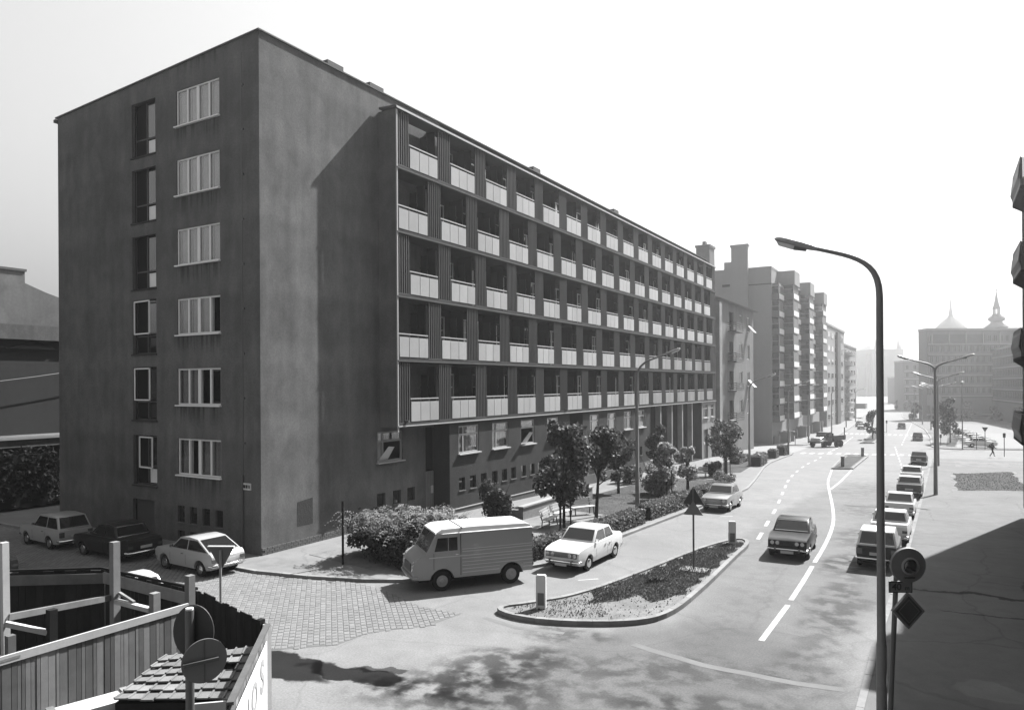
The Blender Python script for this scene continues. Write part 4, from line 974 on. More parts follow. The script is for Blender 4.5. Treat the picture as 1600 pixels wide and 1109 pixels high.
def tree(name, label, x, y, h0, h1, w, n, leaf, m, seed, stakes=0, cat='tree', group=None, k=12, lean=0., base=.11, tr=.06):
    t = thing(name, label, cat, (x, y, g(y)+base), 0, group); r = random.Random(seed)
    L_ = lobes_crown(h0, h1, w, k, seed); mb = MB()
    top = (lean, 0, h0+(h1-h0)*.7); mb.tube([(0, 0, -.05), (lean*.2, .02, h0*.5), (lean*.5, 0, h0), top], [tr*1.2, tr, tr*.8, tr*.25], 8)
    for i, l in enumerate(L_): st = (lean*.5, 0, h0*.85+(l[2]-h0)*.3); mb.tube([st, ((st[0]+l[0])/2, (st[1]+l[1])/2, (st[2]+l[2])/2+.05), (l[0], l[1], l[2])], [tr*.4, tr*.28, tr*.1], 5)
    mb.build('trunk', M['bark'], t, True)
    ob('crown', leafmesh('crown', [(a+lean, b, c, d, e, f_) for a, b, c, d, e, f_ in L_], int(n*.42), leaf*1.0, m, seed, .45), t)
    for i in range(stakes):
        a = i*2*math.pi/stakes+.4; MB().tube([(.32*math.cos(a), .32*math.sin(a), -.05), (.3*math.cos(a), .3*math.sin(a), h0+.25)], .035, 7).build('stake', M['woodd'], t)
    if stakes: MB().tube([(.3*math.cos(a_), .3*math.sin(a_), h0*.8) for a_ in np.linspace(0, 6.28, 13)], .02, 5).build('tie', M['woodd'], t)
    return t
tree('maple_tree', 'staked young maple with a ragged dark crown between the benches and the white saloon', -15.0, 29.8, 1.9, 4.9, 1.9, 7000, .13, M['leaf'], 3, 3, k=18, tr=.07)
tree('linden_tree', 'dense dark rounded tree on a leaning trunk behind the tall lamp post', -15.5, 34.5, 2.0, 4.4, 1.75, 6500, .11, M['leaf'], 5, 0, k=14, lean=.25, tr=.09)
tree('linden_tree', 'dark bushy tree further back on the lawn left of the lamp post', -18.8, 45.5, 1.9, 4.1, 1.8, 5000, .12, M['leaf'], 9, 0, k=14, tr=.09)
tree('rose_tree', 'small pale leaved staked tree right of the lamp post', -15.1, 44.5, 1.6, 3.3, 1.25, 3200, .12, M['leaf2'], 12, 2, k=10, tr=.05)
tree('rose_tree', 'pale leafed young tree behind the median warning sign', -15.3, 49.5, 1.2, 2.9, 1.3, 3000, .12, M['leaf2'], 15, 0, k=10, tr=.1)
tree('ash_tree', 'feathery dark tree in front of the open portico', -19.6, 56, 1.5, 4.1, 1.4, 3600, .13, M['leaf'], 18, 0, k=13, tr=.07)
tree('sumac_tree', 'spreading feathery staked tree before the corner shop', -15.9, 62.3, 1.7, 4.5, 2.1, 4200, .13, M['leaf'], 21, 3, k=20, tr=.09)
tree('maple_tree', 'thin staked tree behind the low white stairwell wall', -19.3, 37.5, 2.3, 4.6, 1.2, 3200, .12, M['leaf'], 24, 2, k=9, tr=.05)
tree('maple_tree', 'lone dark tree on the grass median beyond the zebra crossing', -10.6, 140, 1.2, 4.6, 1.9, 2600, .2, M['leaf'], 27, 0, k=12, tr=.1)
tree('ash_tree', 'dark young tree on the grass strip beside the car park', .9, 136, 1.4, 7.0, 2.3, 3200, .22, M['leaf'], 30, 0, k=16, tr=.1)
for i, (x, y) in enumerate(((-1.0, 131), (-1.2, 146))): tree('street_tree', ('slim small tree on the far pavement edge left of the car park', 'second slim small tree further along the far pavement edge')[i], x, y, 1.2, 4.2, .7, 900, .2, M['leaf'], 33+i, 0, k=6)
for i in range(7):
    x, y = cw(148+i*11, 300-i*16 if False else 205-i*7); 
for i, (X, Z) in enumerate(((128, 205), (134, 200), (112, 160), (119, 158), (126, 160))):
    x, y = cw(X, Z); tree('distant_tree', 'hazy low tree in front of the office ground floor, number %s from the left' % ('one', 'two', 'three', 'four', 'five')[i], x, y, .6, 4.6, 3.0, 900, .4, M['leaf'], 40+i, 0, k=8, group='trees in front of the office building', base=.0)
for i, (x, y) in enumerate(((-12, 330), (-16, 350), (-30, 300), (-5, 300), (-3, 270), (-6.5, 238))): tree('distant_tree', ('hazy round tree on the road axis at the street end', 'hazy tree just left of the road axis at the street end', 'hazy tree by the far left pavement', 'hazy tree by the far right kerb', 'hazy tree nearer by the far right kerb', 'hazy tree beside the stepped house')[i], x, y, .5, 4.6, 2.8, 700, .4, M['leaf'], 60+i, 0, k=7, group='trees at the street end', base=.0)

def shrub(label, x, y, w, l, h, n, m, seed, leaf=.09, k=14, name='shrub', rz=0):
    r = random.Random(seed); t = thing(name, label, 'shrub', (x, y, g(y)+.1), rz)
    L_ = [(r.uniform(-w, w)*.6, r.uniform(-l, l)*.6, h*r.uniform(.25, .75), w*r.uniform(.28, .45), l*r.uniform(.28, .45), h*r.uniform(.22, .4)) for _ in range(k)]
    ob('foliage', leafmesh('foliage', L_, n, leaf, m, seed, .2), t)
    mb = MB()
    for l_ in L_: mb.tube([(l_[0]*.3, l_[1]*.3, 0), l_[:3]], [.03, .01], 5)
    # upright whip branches
    for _ in range(10):
        a = r.uniform(0, 6.28); mb.tube([(0, 0, .1), (w*.5*math.cos(a), l*.5*math.sin(a), h*.7), (w*.8*math.cos(a), l*.8*math.sin(a), h*r.uniform(.9, 1.15))], [.02, .012, .004], 4)
    mb.build('stems', M['bark'], t); return t
def sprays(parent, n, h, w, l, m, seed):
    """arching feathery fronds"""
    r = random.Random(seed); mb = MB()
    for _ in range(n):
        a = r.uniform(0, 6.28); x0, y0 = r.uniform(-w, w)*.5, r.uniform(-l, l)*.5; L_ = r.uniform(.5, 1.0); z0 = h*r.uniform(.55, .95)
        for q in range(9):
            t_ = q/8; px = x0+math.cos(a)*L_*t_; py = y0+math.sin(a)*L_*t_; pz = z0+.35*math.sin(t_*2.2)-.25*t_*t_
            for s in (-1, 1):
                bx, by = -math.sin(a)*s, math.cos(a)*s; ll = .17*(1-.5*t_); ww = .025
                mb.poly([(px-math.cos(a)*ww, py-math.sin(a)*ww, pz), (px+bx*ll*.6, py+by*ll*.6, pz+.03), (px+bx*ll, py+by*ll, pz-.05), (px+math.cos(a)*ww, py+math.sin(a)*ww, pz)])
    return mb.build('fronds', m, parent)
s1_ = shrub('huge dark bush with pale arching feathery tops at the building corner', -18.9, 22.5, 2.3, 1.9, 1.75, 9000, M['leaf'], 70, .10, 22); sprays(s1_, 380, 1.75, 2.9, 2.6, M['leaf2'], 5)
shrub('low dark bush at the kerb in front of the van', -16.9, 21.6, 1.9, 1.0, 1.25, 6500, M['leaf'], 71, .07, 16)
shrub('pale bush under the cellar windows behind the huge dark bush', -19.4, 26.2, 1.7, 2.2, 1.25, 6000, M['leaf2'], 72, .07, 18)
shrub('leafy bush filling the gap behind the van cab', -16.2, 24.3, 1.4, 1.6, 1.3, 5500, M['leafh'], 73, .07, 14)
shrub('dark two headed rose bush above the van roof', -19.6, 31.2, 1.3, 1.0, 2.0, 3800, M['leaf'], 74, .1, 10)
shrub('pale flowering bush beside the lamp post on the lawn', -16.3, 46.5, 1.6, 1.4, 2.2, 4200, M['leaf2'], 75, .11, 12)
shrub('dark bush against the portico wall', -20.6, 52, 1.1, 1.6, 1.6, 2600, M['leaf'], 76, .1, 10)
shrub('pale bush behind the grey parked saloon', -12.9+-.6, 51.5, .8, 2.4, 1.2, 3800, M['leafh'], 77, .08, 10)
shrub('dark bush beside the small garden bench', -16.6, 60.8, .8, .8, 1.3, 1600, M['leaf'], 78, .1, 8)
iv = thing('ivy_hedge', 'dark ivy hedge covering the low wall at the far left', 'hedge', (-45.6, 20, 0))
ob('foliage', leafmesh('foliage', [(0, q*1.1-6, 1.75+.12*math.sin(q*2), .5, .9, 1.75) for q in range(-3, 9)], 9000, .14, M['leafd'], 80, .45), iv); MB().box(-.25, .25, -9, 2.7, 0, 3.1).build('wall', M['dark'], iv)
def hedge(label, pl, w, h, seed, group='clipped hedges along the kerb', dens=900, leaf=.06):
    c = (sum(p[0] for p in pl)/len(pl), sum(p[1] for p in pl)/len(pl)); t = thing('clipped_hedge', label, 'hedge', (c[0], c[1], g(c[1])+.1), 0, group)
    core = MB(); r = np.random.default_rng(seed); V = []; F = []
    for q in strip(resample(pl, 1.2), w*.86):
        P = [(x-c[0], y-c[1], g(y)-g(c[1])-.1) for x, y in q]+[(x-c[0], y-c[1], g(y)-g(c[1])+h*.9) for x, y in q]; core.hexa(P)
    core.build('inner_growth', M['woodd'], t)
    for q in strip(resample(pl, .6), w):
        q = [(x-c[0], y-c[1]) for x, y in q]; L_ = math.dist(q[0], q[1]); n = int(dens*L_)
        for _ in range(n):
            s, u_ = r.random(), r.random(); side = r.random()
            if side < .45: v = r.random(); z = h*(1+.05*math.sin(9*s+q[0][1]*2.3)+r.normal(0, .035)); 
            else: v = 0. if r.random() < .5 else 1.; z = h*u_; v += r.normal(0, .04)
            a = (q[0][0]*(1-s)+q[1][0]*s, q[0][1]*(1-s)+q[1][1]*s); b = (q[3][0]*(1-s)+q[2][0]*s, q[3][1]*(1-s)+q[2][1]*s)
            x, y = a[0]*(1-v)+b[0]*v, a[1]*(1-v)+b[1]*v; z += g(y+c[1])-g(c[1])
            d1 = r.normal(size=3); d1 /= np.linalg.norm(d1); d2 = np.cross(d1, r.normal(size=3)); d2 /= np.linalg.norm(d2); sz = leaf*(.6+.8*r.random())
            i = len(V); P = np.array((x, y, z)); V += [tuple(P-d1*sz), tuple(P-d2*sz*.6), tuple(P+d1*sz), tuple(P+d2*sz*.6)]; F.append((i, i+1, i+2, i+3))
    me = bpy.data.meshes.new('foliage'); me.from_pydata(V, [], F); me.materials.append(M['leafh']); ob('foliage', me, t); return t
hedge('short clipped hedge between the van and the white saloon', [(-14.2, 24.6), (-13.75, 27), (-13.5, 29)], .8, .68, 1)
hedge('clipped hedge behind the white saloon car', [(-13.5, 29.5), (-13.4, 31.5), (-13.4, 34.9)], .8, .68, 2)
hedge('long clipped hedge between the lamp post and the median sign', [(-13.45, 36), (-13.4, 39), (-13.25, 44.5)], .8, .72, 3, dens=700)
hedge('clipped hedge running on behind the grey saloon car', [(-13.2, 45.2), (-13.05, 50)], .8, .78, 4, dens=500)
hedge('boxy clipped hedge at the base of the second lamp post', [(-15.9, 73.5), (-16.4, 79)], 1.0, 1.0, 5, dens=350, leaf=.09)
hedge('small clipped hedge on the garden tip before the crossing', [(-16.8, 86), (-17.0, 88.5)], .9, .9, 6, dens=300, leaf=.09)
hedge('dark cube hedge at the foot of the third lamp post', [(-16.9, 91.6), (-16.9, 93.6)], .9, 1.1, 7, dens=300, leaf=.09)
hedge('dark low hedge behind the boxy hedge on the second lawn', [(-18.3, 75), (-18.6, 81)], .9, .7, 8, dens=300, leaf=.09)

# ================================================================ GARDEN FURNITURE
def bench(label, x, y, rz, name='park_bench'):
    t = thing(name, label, 'bench', (x, y, g(y)+.115), rz)
    s = [MB().box(-.75, .75, -.02+i*.105, .065+i*.105, .42, .455) for i in range(4)]
    for q in s: q.build('seat_slat', M['woodl'], t)
    for i in range(3): o = MB().box(-.75, .75, .43+i*.035, .455+i*.035, .55+i*.11, .64+i*.11).build('back_slat', M['woodl'], t)
    for sx in (-.6, .6):
        MB().bar((sx, 0, 0), (sx, .06, .42), .05, .04).build('leg', M['metald'], t); MB().bar((sx, .42, 0), (sx, .38, .42), .05, .04).build('leg', M['metald'], t)
        MB().bar((sx, .4, .38), (sx, .53, .86), .04, .05).build('back_post', M['metald'], t)
    return t
b1 = bench('slatted park bench nearest the van behind the staked maple', -16.3, 31.3, R(100))
bench('middle slatted park bench of the three on the terrace', -16.7, 33.4, R(92))
bench('slatted park bench farthest right on the terrace beside the lawn', -16.6, 35.5, R(60))
bench('pale low bench on the lawn beside the dark bush', -17.4, 59.0, R(5))
rw = thing('stairwell_parapet', 'low whitewashed parapet around the sunken cellar stair beside the benches', 'wall', (-19.5, 36.5, g(36.5)))
def rwp(mb, nm, m): o = mb.build(nm, m, rw); o.location = (19.5, -36.5, -g(36.5)); return o
rwp(MB().box(-18.9, -18.65, 32.4, 41, -.4, .62), 'side_wall', M['concrete']); rwp(MB().box(-20.6, -18.9, 32.4, 32.62, -.4, .5), 'end_wall', M['concrete']); rwp(MB().box(-20.6, -18.9, 40.8, 41, -.4, .4), 'end_wall', M['concrete'])
rwp(MB().box(-20.55, -18.95, 34.8, 40.7, -.12, .02), 'opening', M['dark']); rwp(MB().box(-18.95, -18.6, 32.35, 41.05, .622, .70), 'coping', M['coping']); rwp(MB().box(-20.8, -20.6, 32.4, 41, -.4, .1), 'side_wall', M['coping'])
tag(MB().tube([(0, 0, 0), (0, 0, 2.45)], .045, 8).build('garden_stake', M['woodd'], None, False, (-19.95, 20.7, .1)), 'dark thin post standing in the huge bush at the corner', 'post')
MBb = [(-10.69, 19.66, .2, 1.02, 'near white bollard with a grey square, at the blunt end of the traffic island'), (-7.88, 31.8, .0, .98, 'white bollard at the far pointed end of the near traffic island')]
for (x, y, rz, h, lb_) in MBb:
    t = thing('bollard', lb_, 'bollard', (x, y, g(y)+.1), R(20), 'bollards on the near traffic island')
    MB().box(-.15, .15, -.1, .1, -.03, h-.02).hexa([(-.15, -.1, h-.018), (.15, -.1, h-.018), (.15, .1, h-.018), (-.15, .1, h-.018), (-.12, -.07, h+.02), (.12, -.07, h+.02), (.12, .07, h+.02), (-.12, .07, h+.02)]).build('post', M['signw'], t)
    MB().box(-.155, -.151, -.085, .085, .15, .5).box(-.1, .1, -.104, -.101, .12, .5).build('reflector_plate', M['signback'], t)
for (x, y, lb_) in ((-8.4, 96.6, 'small dark bollard at the far end of the second traffic island'), (-8.6, 78.4, 'small dark bollard at the near end of the second traffic island')):
    tag(MB().box(-.16, .16, -.12, .12, 0, .95).box(-.18, .18, -.14, .14, .952, 1.05).build('bollard', M['signback'], None, False, (x, y, g(y)+.1)), lb_, 'bollard')

# ================================================================ STREET LAMPS AND SIGNS
def lamp_arm(dirx, h0, rise, reach, r0, r1):
    zE = h0+rise*.8; xE = reach*.6; d = Vector((dirx*1, 0, .34)).normalized(); kk = xE*.62
    P0, P1, P3 = Vector((0, 0, h0)), Vector((0, 0, h0+(zE-h0)*.72)), Vector((dirx*xE, 0, zE)); P2 = P3-d*kk
    pts = [tuple(P0*(1-t_)**3+P1*3*t_*(1-t_)**2+P2*3*t_*t_*(1-t_)+P3*t_**3) for t_ in [i/11 for i in range(12)]]
    e = P3
    rad = [r0+(r1-r0)*min(1, i/10) for i in range(12)]
    return pts, rad, e-d*.02, d
def lamp_head(parent, e, d, L_, m=None):
    mb = MB(); side = Vector((0, 1, 0)); up = d.cross(side); up = up if up.z > 0 else -up
    st = [(0, .045, .04, .04), (.12, .06, .055, .05), (.35, .085, .075, .06), (.7, .11, .085, .045), (.88, .105, .075, .03), (.97, .07, .045, .015), (1.0, .02, .01, .0)]
    n = 10; rings = []
    for (u, w_, hu, hd) in st:
        c = e+d*L_*u; ring = []
        for k_ in range(n):
            a = 2*math.pi*k_/n; ring.append(tuple(c+side*w_*math.cos(a)+up*((hu if math.sin(a) > 0 else hd)*math.sin(a))))
        rings.append(ring)
    base = 0
    for ring in rings: mb.v += ring
    for i in range(len(rings)-1):
        for k_ in range(n): a = i*n+k_; b = i*n+(k_+1) % n; mb.f.append((a, b, b+n, a+n))
    h = mb.build('lamp_head', m or M['lamp_head'], parent, True)
    lm = MB(); c0 = e+d*L_*.50-up*.045; c1 = e+d*L_*.93-up*.03
    A = [c0-side*.08, c1-side*.07, c1+side*.07, c0+side*.08]; B = [p-up*.065 for p in (c0-side*.05, c1-side*.05-d*.06, c1+side*.05-d*.06, c0+side*.05)]
    lm.hexa([tuple(p) for p in B]+[tuple(p) for p in A]); lm.build('lens', M['lens'], h)
    gb = MB(); c0 = e+d*L_*.24-up*.035; c1 = e+d*L_*.5-up*.05
    gb.hexa([tuple(p) for p in (c0-side*.05-up*.05, c1-side*.06-up*.06, c1+side*.06-up*.06, c0+side*.05-up*.05, c0-side*.05, c1-side*.06, c1+side*.06, c0+side*.05)]); gb.build('gear_box', M['metald'], h)
    return h
def lamp(label, x, y, h0, rise, reach, dirs=(-1,), r0=.085, r1=.045, hl=.9, base=.1, group='street lamps along the avenue', foot=0., rzz=0.):
    t = thing('street_lamp', label, 'street lamp', (x, y, g(y)+base), rzz, group)
    MB().tube([(0, 0, -.05), (0, 0, 2.2), (0, 0, 2.22), (0, 0, h0)], [r0*1.25, r0*1.15, r0, r0*.78], 14).build('pole', M['lampm'], t, True)
    for dx in dirs:
        pts, rad, e, d = lamp_arm(dx, h0, rise, reach, r0*.78, r1); MB().tube(pts, rad, 10).build('arm', M['lampm'], t, True)
        lamp_head(t, e, d, hl)
    return t
lamp('tall dark street lamp in the foreground, its single arm reaching left over the road', -.98, 14.6, 8.45, 1.2, 1.75, (-1,), .074, .038, .82)
LAMP_L = [(-14.92, 38.9, 'tall single arm lamp post on the lawn in front of the balcony block'), (-16.44, 73.3, 'single arm lamp post beside the boxy hedge near the old house'), (-16.3, 93.3, 'single arm lamp post at the garden tip before the crossing'),
          (-18.6, 124, 'single arm lamp post in front of the staggered balcony block'), (-18.6, 152, 'single arm lamp post at the far end of the staggered balcony block'), (-19.2, 182, 'faint single arm lamp post before the slab block'), (-20.3, 214, 'faintest single arm lamp post near the curved balconies')]
for x, y, l_ in LAMP_L: lamp(l_, x, y, 7.35, 1.75, 2.6, (1,), .1, .05, 1.05)
words = ['nearest double arm lamp post on the right pavement', 'second double arm lamp post behind the nearest one on the right', 'third double arm lamp post, standing past the side street on the right', 'fourth double arm lamp post on the right pavement', 'fifth double arm lamp post on the right, fading in haze', 'sixth double arm lamp post on the right, very faint', 'farthest double arm lamp post on the right, almost lost in haze']
for (x, y), l_ in zip(((-.49, 57.6), (-.5, 86), (-.7, 124.5), (-1.3, 150), (-2.3, 178), (-4.5, 206), (-7, 235)), words): lamp(l_, x, y, 8.35, 1.15, 2.3, (-1, 1), .105, .05, 1.0)
t = thing('square_lamp', 'slim pole with a single round lamp beside the parked cars on the right', 'street lamp', (2.3, 121.9, g(121.9)+.1))
MB().tube([(0, 0, 0), (0, 0, 9.2)], [.09, .06], 8).build('pole', M['lampm'], t); MB().lathe((0, 0, 9.2), [(.05, 0), (.22, .1), (.27, .3), (.2, .45), (.02, .5)], 12).build('globe', M['lamp_head'], t, True)

# right-hand signal disc, 40 m plate and priority sign on one post
px, py = cw((1392-800)/1133*14.0, 14.0)
t = thing('sign_post', 'dark post carrying a round signal disc, a 40 m plate and a diamond sign', 'road sign', (px, py, .1)); t.rotation_euler = (0, 0, TH)
MB().tube([(-.05, 0, 0), (-.05, 0, .5), (-.04, 0, .55), (.09, 0, 3.35)], [.09, .09, .05, .045], 10).build('post', M['metald'], t, True)
def zat(y, Zd): return 7+(604-y)*Zd/1133-.1
dz = zat(887, 14); cxx = (1412-1392)/1133*14
disc = MB().lathe((cxx, -.14, dz), [(.34, .05), (.34, .03), (.33, .0), (.15, -.02), (.15, .05)], 32, 'y').build('signal_disc', M['signback'], t, True)
MB().lathe((cxx, -.17, dz), [(.135, .0), (.165, -.02), (.165, -.05), (.14, -.06), (.14, -.02)], 28, 'y').build('lens_ring', M['lamp_head'], disc, True)
MB().lathe((cxx, -.18, dz), [(.135, -.01), (.1, -.05), (.04, -.07), (.005, -.072)], 24, 'y').build('lens', M['carglass'], disc, True)
MB().box(cxx-.1, cxx+.1, -.19, -.165, dz-.235, dz-.2).build('label_strip', M['signd'], disc)
pz = zat(921, 14); pxx = (1403-1392)/1133*14
pl = MB().box(pxx-.24, pxx+.2, -.1, -.07, pz-.11, pz+.11).build('distance_plate', M['signback'], t)
mb = MB()
for b_ in ((pxx-.24, pxx+.2, pz+.09, pz+.105), (pxx-.24, pxx+.2, pz-.105, pz-.09), (pxx-.24, pxx-.225, pz-.105, pz+.105), (pxx+.185, pxx+.2, pz-.105, pz+.105)): mb.box(b_[0], b_[1], -.106, -.101, b_[2], b_[3])
mb.build('plate_border', M['black'], pl)
def text(body, size, loc, rot, m, parent, name='lettering', ext=.002):
    cu = bpy.data.curves.new(name, 'FONT'); cu.body = body; cu.size = size; cu.extrude = ext; cu.align_x = 'CENTER'; cu.align_y = 'CENTER'; cu.offset = size*.02
    tmp = bpy.data.objects.new('tmp', cu); COL.objects.link(tmp); dg = bpy.context.evaluated_depsgraph_get(); me = bpy.data.meshes.new_from_object(tmp.evaluated_get(dg)); bpy.data.objects.remove(tmp)
    me.materials.clear(); me.materials.append(m); o = ob(name, me, parent, loc); o.rotation_euler = rot; return o
text('40', .18, (pxx-.1, -.106, pz), (R(90), 0, 0), M['black'], pl); text('m', .12, (pxx+.1, -.106, pz-.02), (R(90), 0, 0), M['black'], pl)
dzz = zat(957, 14); dxx = (1411-1392)/1133*14; s = .31
def dia(r, y0, y1): return [(dxx, y0, dzz-r*1.12), (dxx+r, y0, dzz), (dxx, y0, dzz+r*1.12), (dxx-r, y0, dzz)], [(dxx, y1, dzz-r*1.12), (dxx+r, y1, dzz), (dxx, y1, dzz+r*1.12), (dxx-r, y1, dzz)]
a_, b_ = dia(s, -.09, -.16); ds = MB().hexa(a_+b_).build('diamond_sign', M['signback'], t)
a_, b_ = dia(.255, -.161, -.166); MB().hexa(a_+b_).build('diamond_border', M['signd'], ds); a_, b_ = dia(.2, -.167, -.170); MB().hexa(a_+b_).build('diamond_line', M['signback'], ds); a_, b_ = dia(.185, -.171, -.175); MB().hexa(a_+b_).build('diamond_field', M['signd'], ds)

# median warning sign pair seen against the road
t = thing('warning_sign', 'tall pole on the traffic island with two stacked dark triangular signs', 'road sign', (-7.98, 26.5, .1)); t.rotation_euler = (0, 0, R(10))
MB().tube([(0, 0, 0), (0, 0, 3.05)], .035, 8).build('pole', M['metald'], t)
def tri(z, w_, h, up, y, m, nm, th=.03):
    if up: P = [(-w_/2, z), (w_/2, z), (0, z+h)]
    else: P = [(-w_/2, z+h), (0, z), (w_/2, z+h)]
    mb = MB(); mb.poly([(x, y, zz) for x, zz in P]); mb.poly([(x, y+th, zz) for x, zz in reversed(P)])
    for (a, b), (c, d) in zip(P, P[1:]+P[:1]): mb.quad((a, y, b), (a, y+th, b), (c, y+th, d), (c, y, d))
    return mb.build(nm, m, t)
tri(2.42, .78, .68, True, .04, M['signd'], 'upper_triangle'); tri(2.05, .72, .52, True, -.07, M['signback'], 'lower_triangle')
tag(MB().box(-.5, .5, -.35, .35, 0, .04).build('sign_footing', M['concrete'], None, False, (-7.98, 26.5, .10)), 'small concrete slab at the foot of the median warning sign', 'slab')
# yield sign seen from the side street, pale
t = thing('yield_sign', 'pale inverted triangular sign on a thin pole behind the hoarding', 'road sign', (cw((343-800)/1133*19.9, 19.9)[0], cw((343-800)/1133*19.9, 19.9)[1], 0)); t.rotation_euler = (0, 0, R(28))
MB().tube([(0, 0, 0), (0, 0, 2.5)], .035, 8).build('pole', M['lamp_head'], t); tri(1.95, .72, .62, False, .04, M['signback'], 'triangle'); MB().box(-.37, .37, -.0, .09, 2.575, 2.61).build('triangle_rim', M['signw'], t)
tag(t, 'pale inverted triangular sign on a thin pole behind the hoarding', 'road sign')
# round signs on pole inside the hoarding corner
px, py = cw(-5.0, 11.2)
t = thing('round_sign_post', 'steel pole with two round signs seen from behind, in the foreground left', 'road sign', (px, py, 0)); t.rotation_euler = (0, 0, TH)
MB().tube([(0, 0, 0), (0, 0, 3.55)], .065, 12).build('pole', M['metald'], t, True); MB().lathe((0, 0, 3.55), [(.06, 0), (.06, .03), (.0, .035)], 12).build('pole_cap', M['signw'], t)
def rsign(cx, cz, r, rz, m, nm, oy=.1):
    o = MB().lathe((0, 0, 0), [(r, -.012), (r, .012)], 36, 'y').build(nm, m, t, loc=(cx, oy, cz), rz=rz); return o
a = rsign(.02, zat(990, 11.2)+.1, .44, R(0), M['signd'], 'large_round_sign'); a.scale = (.72, 1, .95)
b_ = rsign(.26, zat(1037, 10.9)+.06, .335, R(38), M['signback'], 'small_round_sign', -.08)
MB().box(-.32, .2, -.02, .02, -.025, .025).build('bracket', M['metald'], b_, loc=(0, -.04, 0))
MB().box(-.008, .008, -.02, -.013, -.33, .33).build('seam', M['metald'], b_)
# small far signs and posts
def post(label, x, y, h, top=None, m='metald', cat='sign post'):
    t = thing('sign_post', label, cat, (x, y, g(y)+.1)); MB().tube([(0, 0, 0), (0, 0, h)], .045, 6).build('post', M[m], t)
    if top == 'round': MB().lathe((0, 0, h-.2), [(.3, -.02), (.3, .02)], 16, 'y').build('sign_face', M['signback'], t)
    if top == 'tri': MB().hexa([(-.38, -.02, h-.0), (.38, -.02, h-.0), (.38, .02, h), (-.38, .02, h), (-.02, -.02, h-.65), (.02, -.02, h-.65), (.02, .02, h-.65), (-.02, .02, h-.65)]).build('sign_face', M['signd'], t)
    if top == 'box': MB().box(-.14, .14, -.1, .1, h-.55, h).build('signal_head', M['black'], t)
    if top == 'board': MB().box(-1.3, 1.3, -.05, .05, h-2.2, h).build('board', M['officew'], t)
    return t
post('dark traffic signal post beside the walking pedestrian', 6.4, 107.6, 2.9, 'box'); post('triangular sign on a pole between car park and pedestrian', 5.0, 121.8, 3.2, 'tri'); post('bare thin pole in front of the parked white cars', 4.0, 121.9, 2.4, None)
post('large pale board on posts beside the far lamps', -1.6, 170, 7.5, 'board', cat='signboard'); post('low round sign on a post beside the high-rise corner', -19.6, 112.9+5, 1.9, 'round'); post('dark litter bin post on the far pavement edge', -.4, 128.5, 1.7, 'box')
post('short signal post on the far median', -9.8, 163, 2.4, 'box')
M['tower'] = M['lampm']
# ================================================================ VEHICLES
def paintm(name, v, rough=.3): return mat(name, v, rough=rough, var=.02, coord='obj', coat=.6 if v > .1 else .0, spec=.5 if v > .1 else .22)
PA = dict(white=paintm('white_car_paint', .46), cream=paintm('cream_car_paint', .26), grey=paintm('grey_car_paint', .15), dark=paintm('dark_car_paint', .014), black=paintm('black_car_paint', .006), mid=paintm('mid_grey_car_paint', .05), van=paintm('van_paint', .2, .45), rib_glint=paintm('van_rib_highlight', .34, .4), vanroof=paintm('van_roof_paint', .5, .5), olive=paintm('truck_paint', .03, .6), truckh=paintm('truck_hood_paint', .16, .5))  # van ribs and belt get a lighter body colour as painted highlights
def arch(cx, r, zs):
    a0 = math.asin(max(-1, min(1, (zs-.29)/r))); return [(cx+r*math.cos(a), .29+r*math.sin(a)) for a in np.linspace(math.pi-a0, a0, 9)]
def loft(outline, W, f, xs, zs, name, m, parent, bev=.03):
    """side outline (x,z) extruded across the width and shaped by f(x,z) -> half width"""
    bm = bmesh.new(); vs = [bm.verts.new((x, 0, z)) for x, z in outline]; bm.faces.new(vs)
    for x in xs: bmesh.ops.bisect_plane(bm, geom=bm.verts[:]+bm.edges[:]+bm.faces[:], plane_co=(x, 0, 0), plane_no=(1, 0, 0))
    for z in zs: bmesh.ops.bisect_plane(bm, geom=bm.verts[:]+bm.edges[:]+bm.faces[:], plane_co=(0, 0, z), plane_no=(0, 0, 1))
    r = bmesh.ops.extrude_face_region(bm, geom=bm.faces[:]); top = [e for e in r['geom'] if isinstance(e, bmesh.types.BMVert)]
    for v in bm.verts: v.co.y = -1
    for v in top: v.co.y = 1
    # insert a mid rib so roofs and hoods can crown
    bmesh.ops.bisect_plane(bm, geom=bm.verts[:]+bm.edges[:]+bm.faces[:], plane_co=(0, 0, 0), plane_no=(0, 1, 0))
    bmesh.ops.recalc_face_normals(bm, faces=bm.faces[:])
    for v in bm.verts:
        s = v.co.y; v.co.y = s*f(v.co.x, v.co.z)
    if bev:
        es = [e for e in bm.edges if len(e.link_faces) == 2 and e.calc_face_angle(0) > .9 and min(v.co.z for v in e.verts) > .5]
        try: bmesh.ops.bevel(bm, geom=es, offset=bev, segments=2, profile=.6, affect='EDGES', clamp_overlap=True)
        except Exception: pass
    me = bpy.data.meshes.new(name); bm.to_mesh(me); bm.free(); me.materials.append(m); me.shade_smooth(); me.set_sharp_from_angle(angle=R(32))
    return ob(name, me, parent)
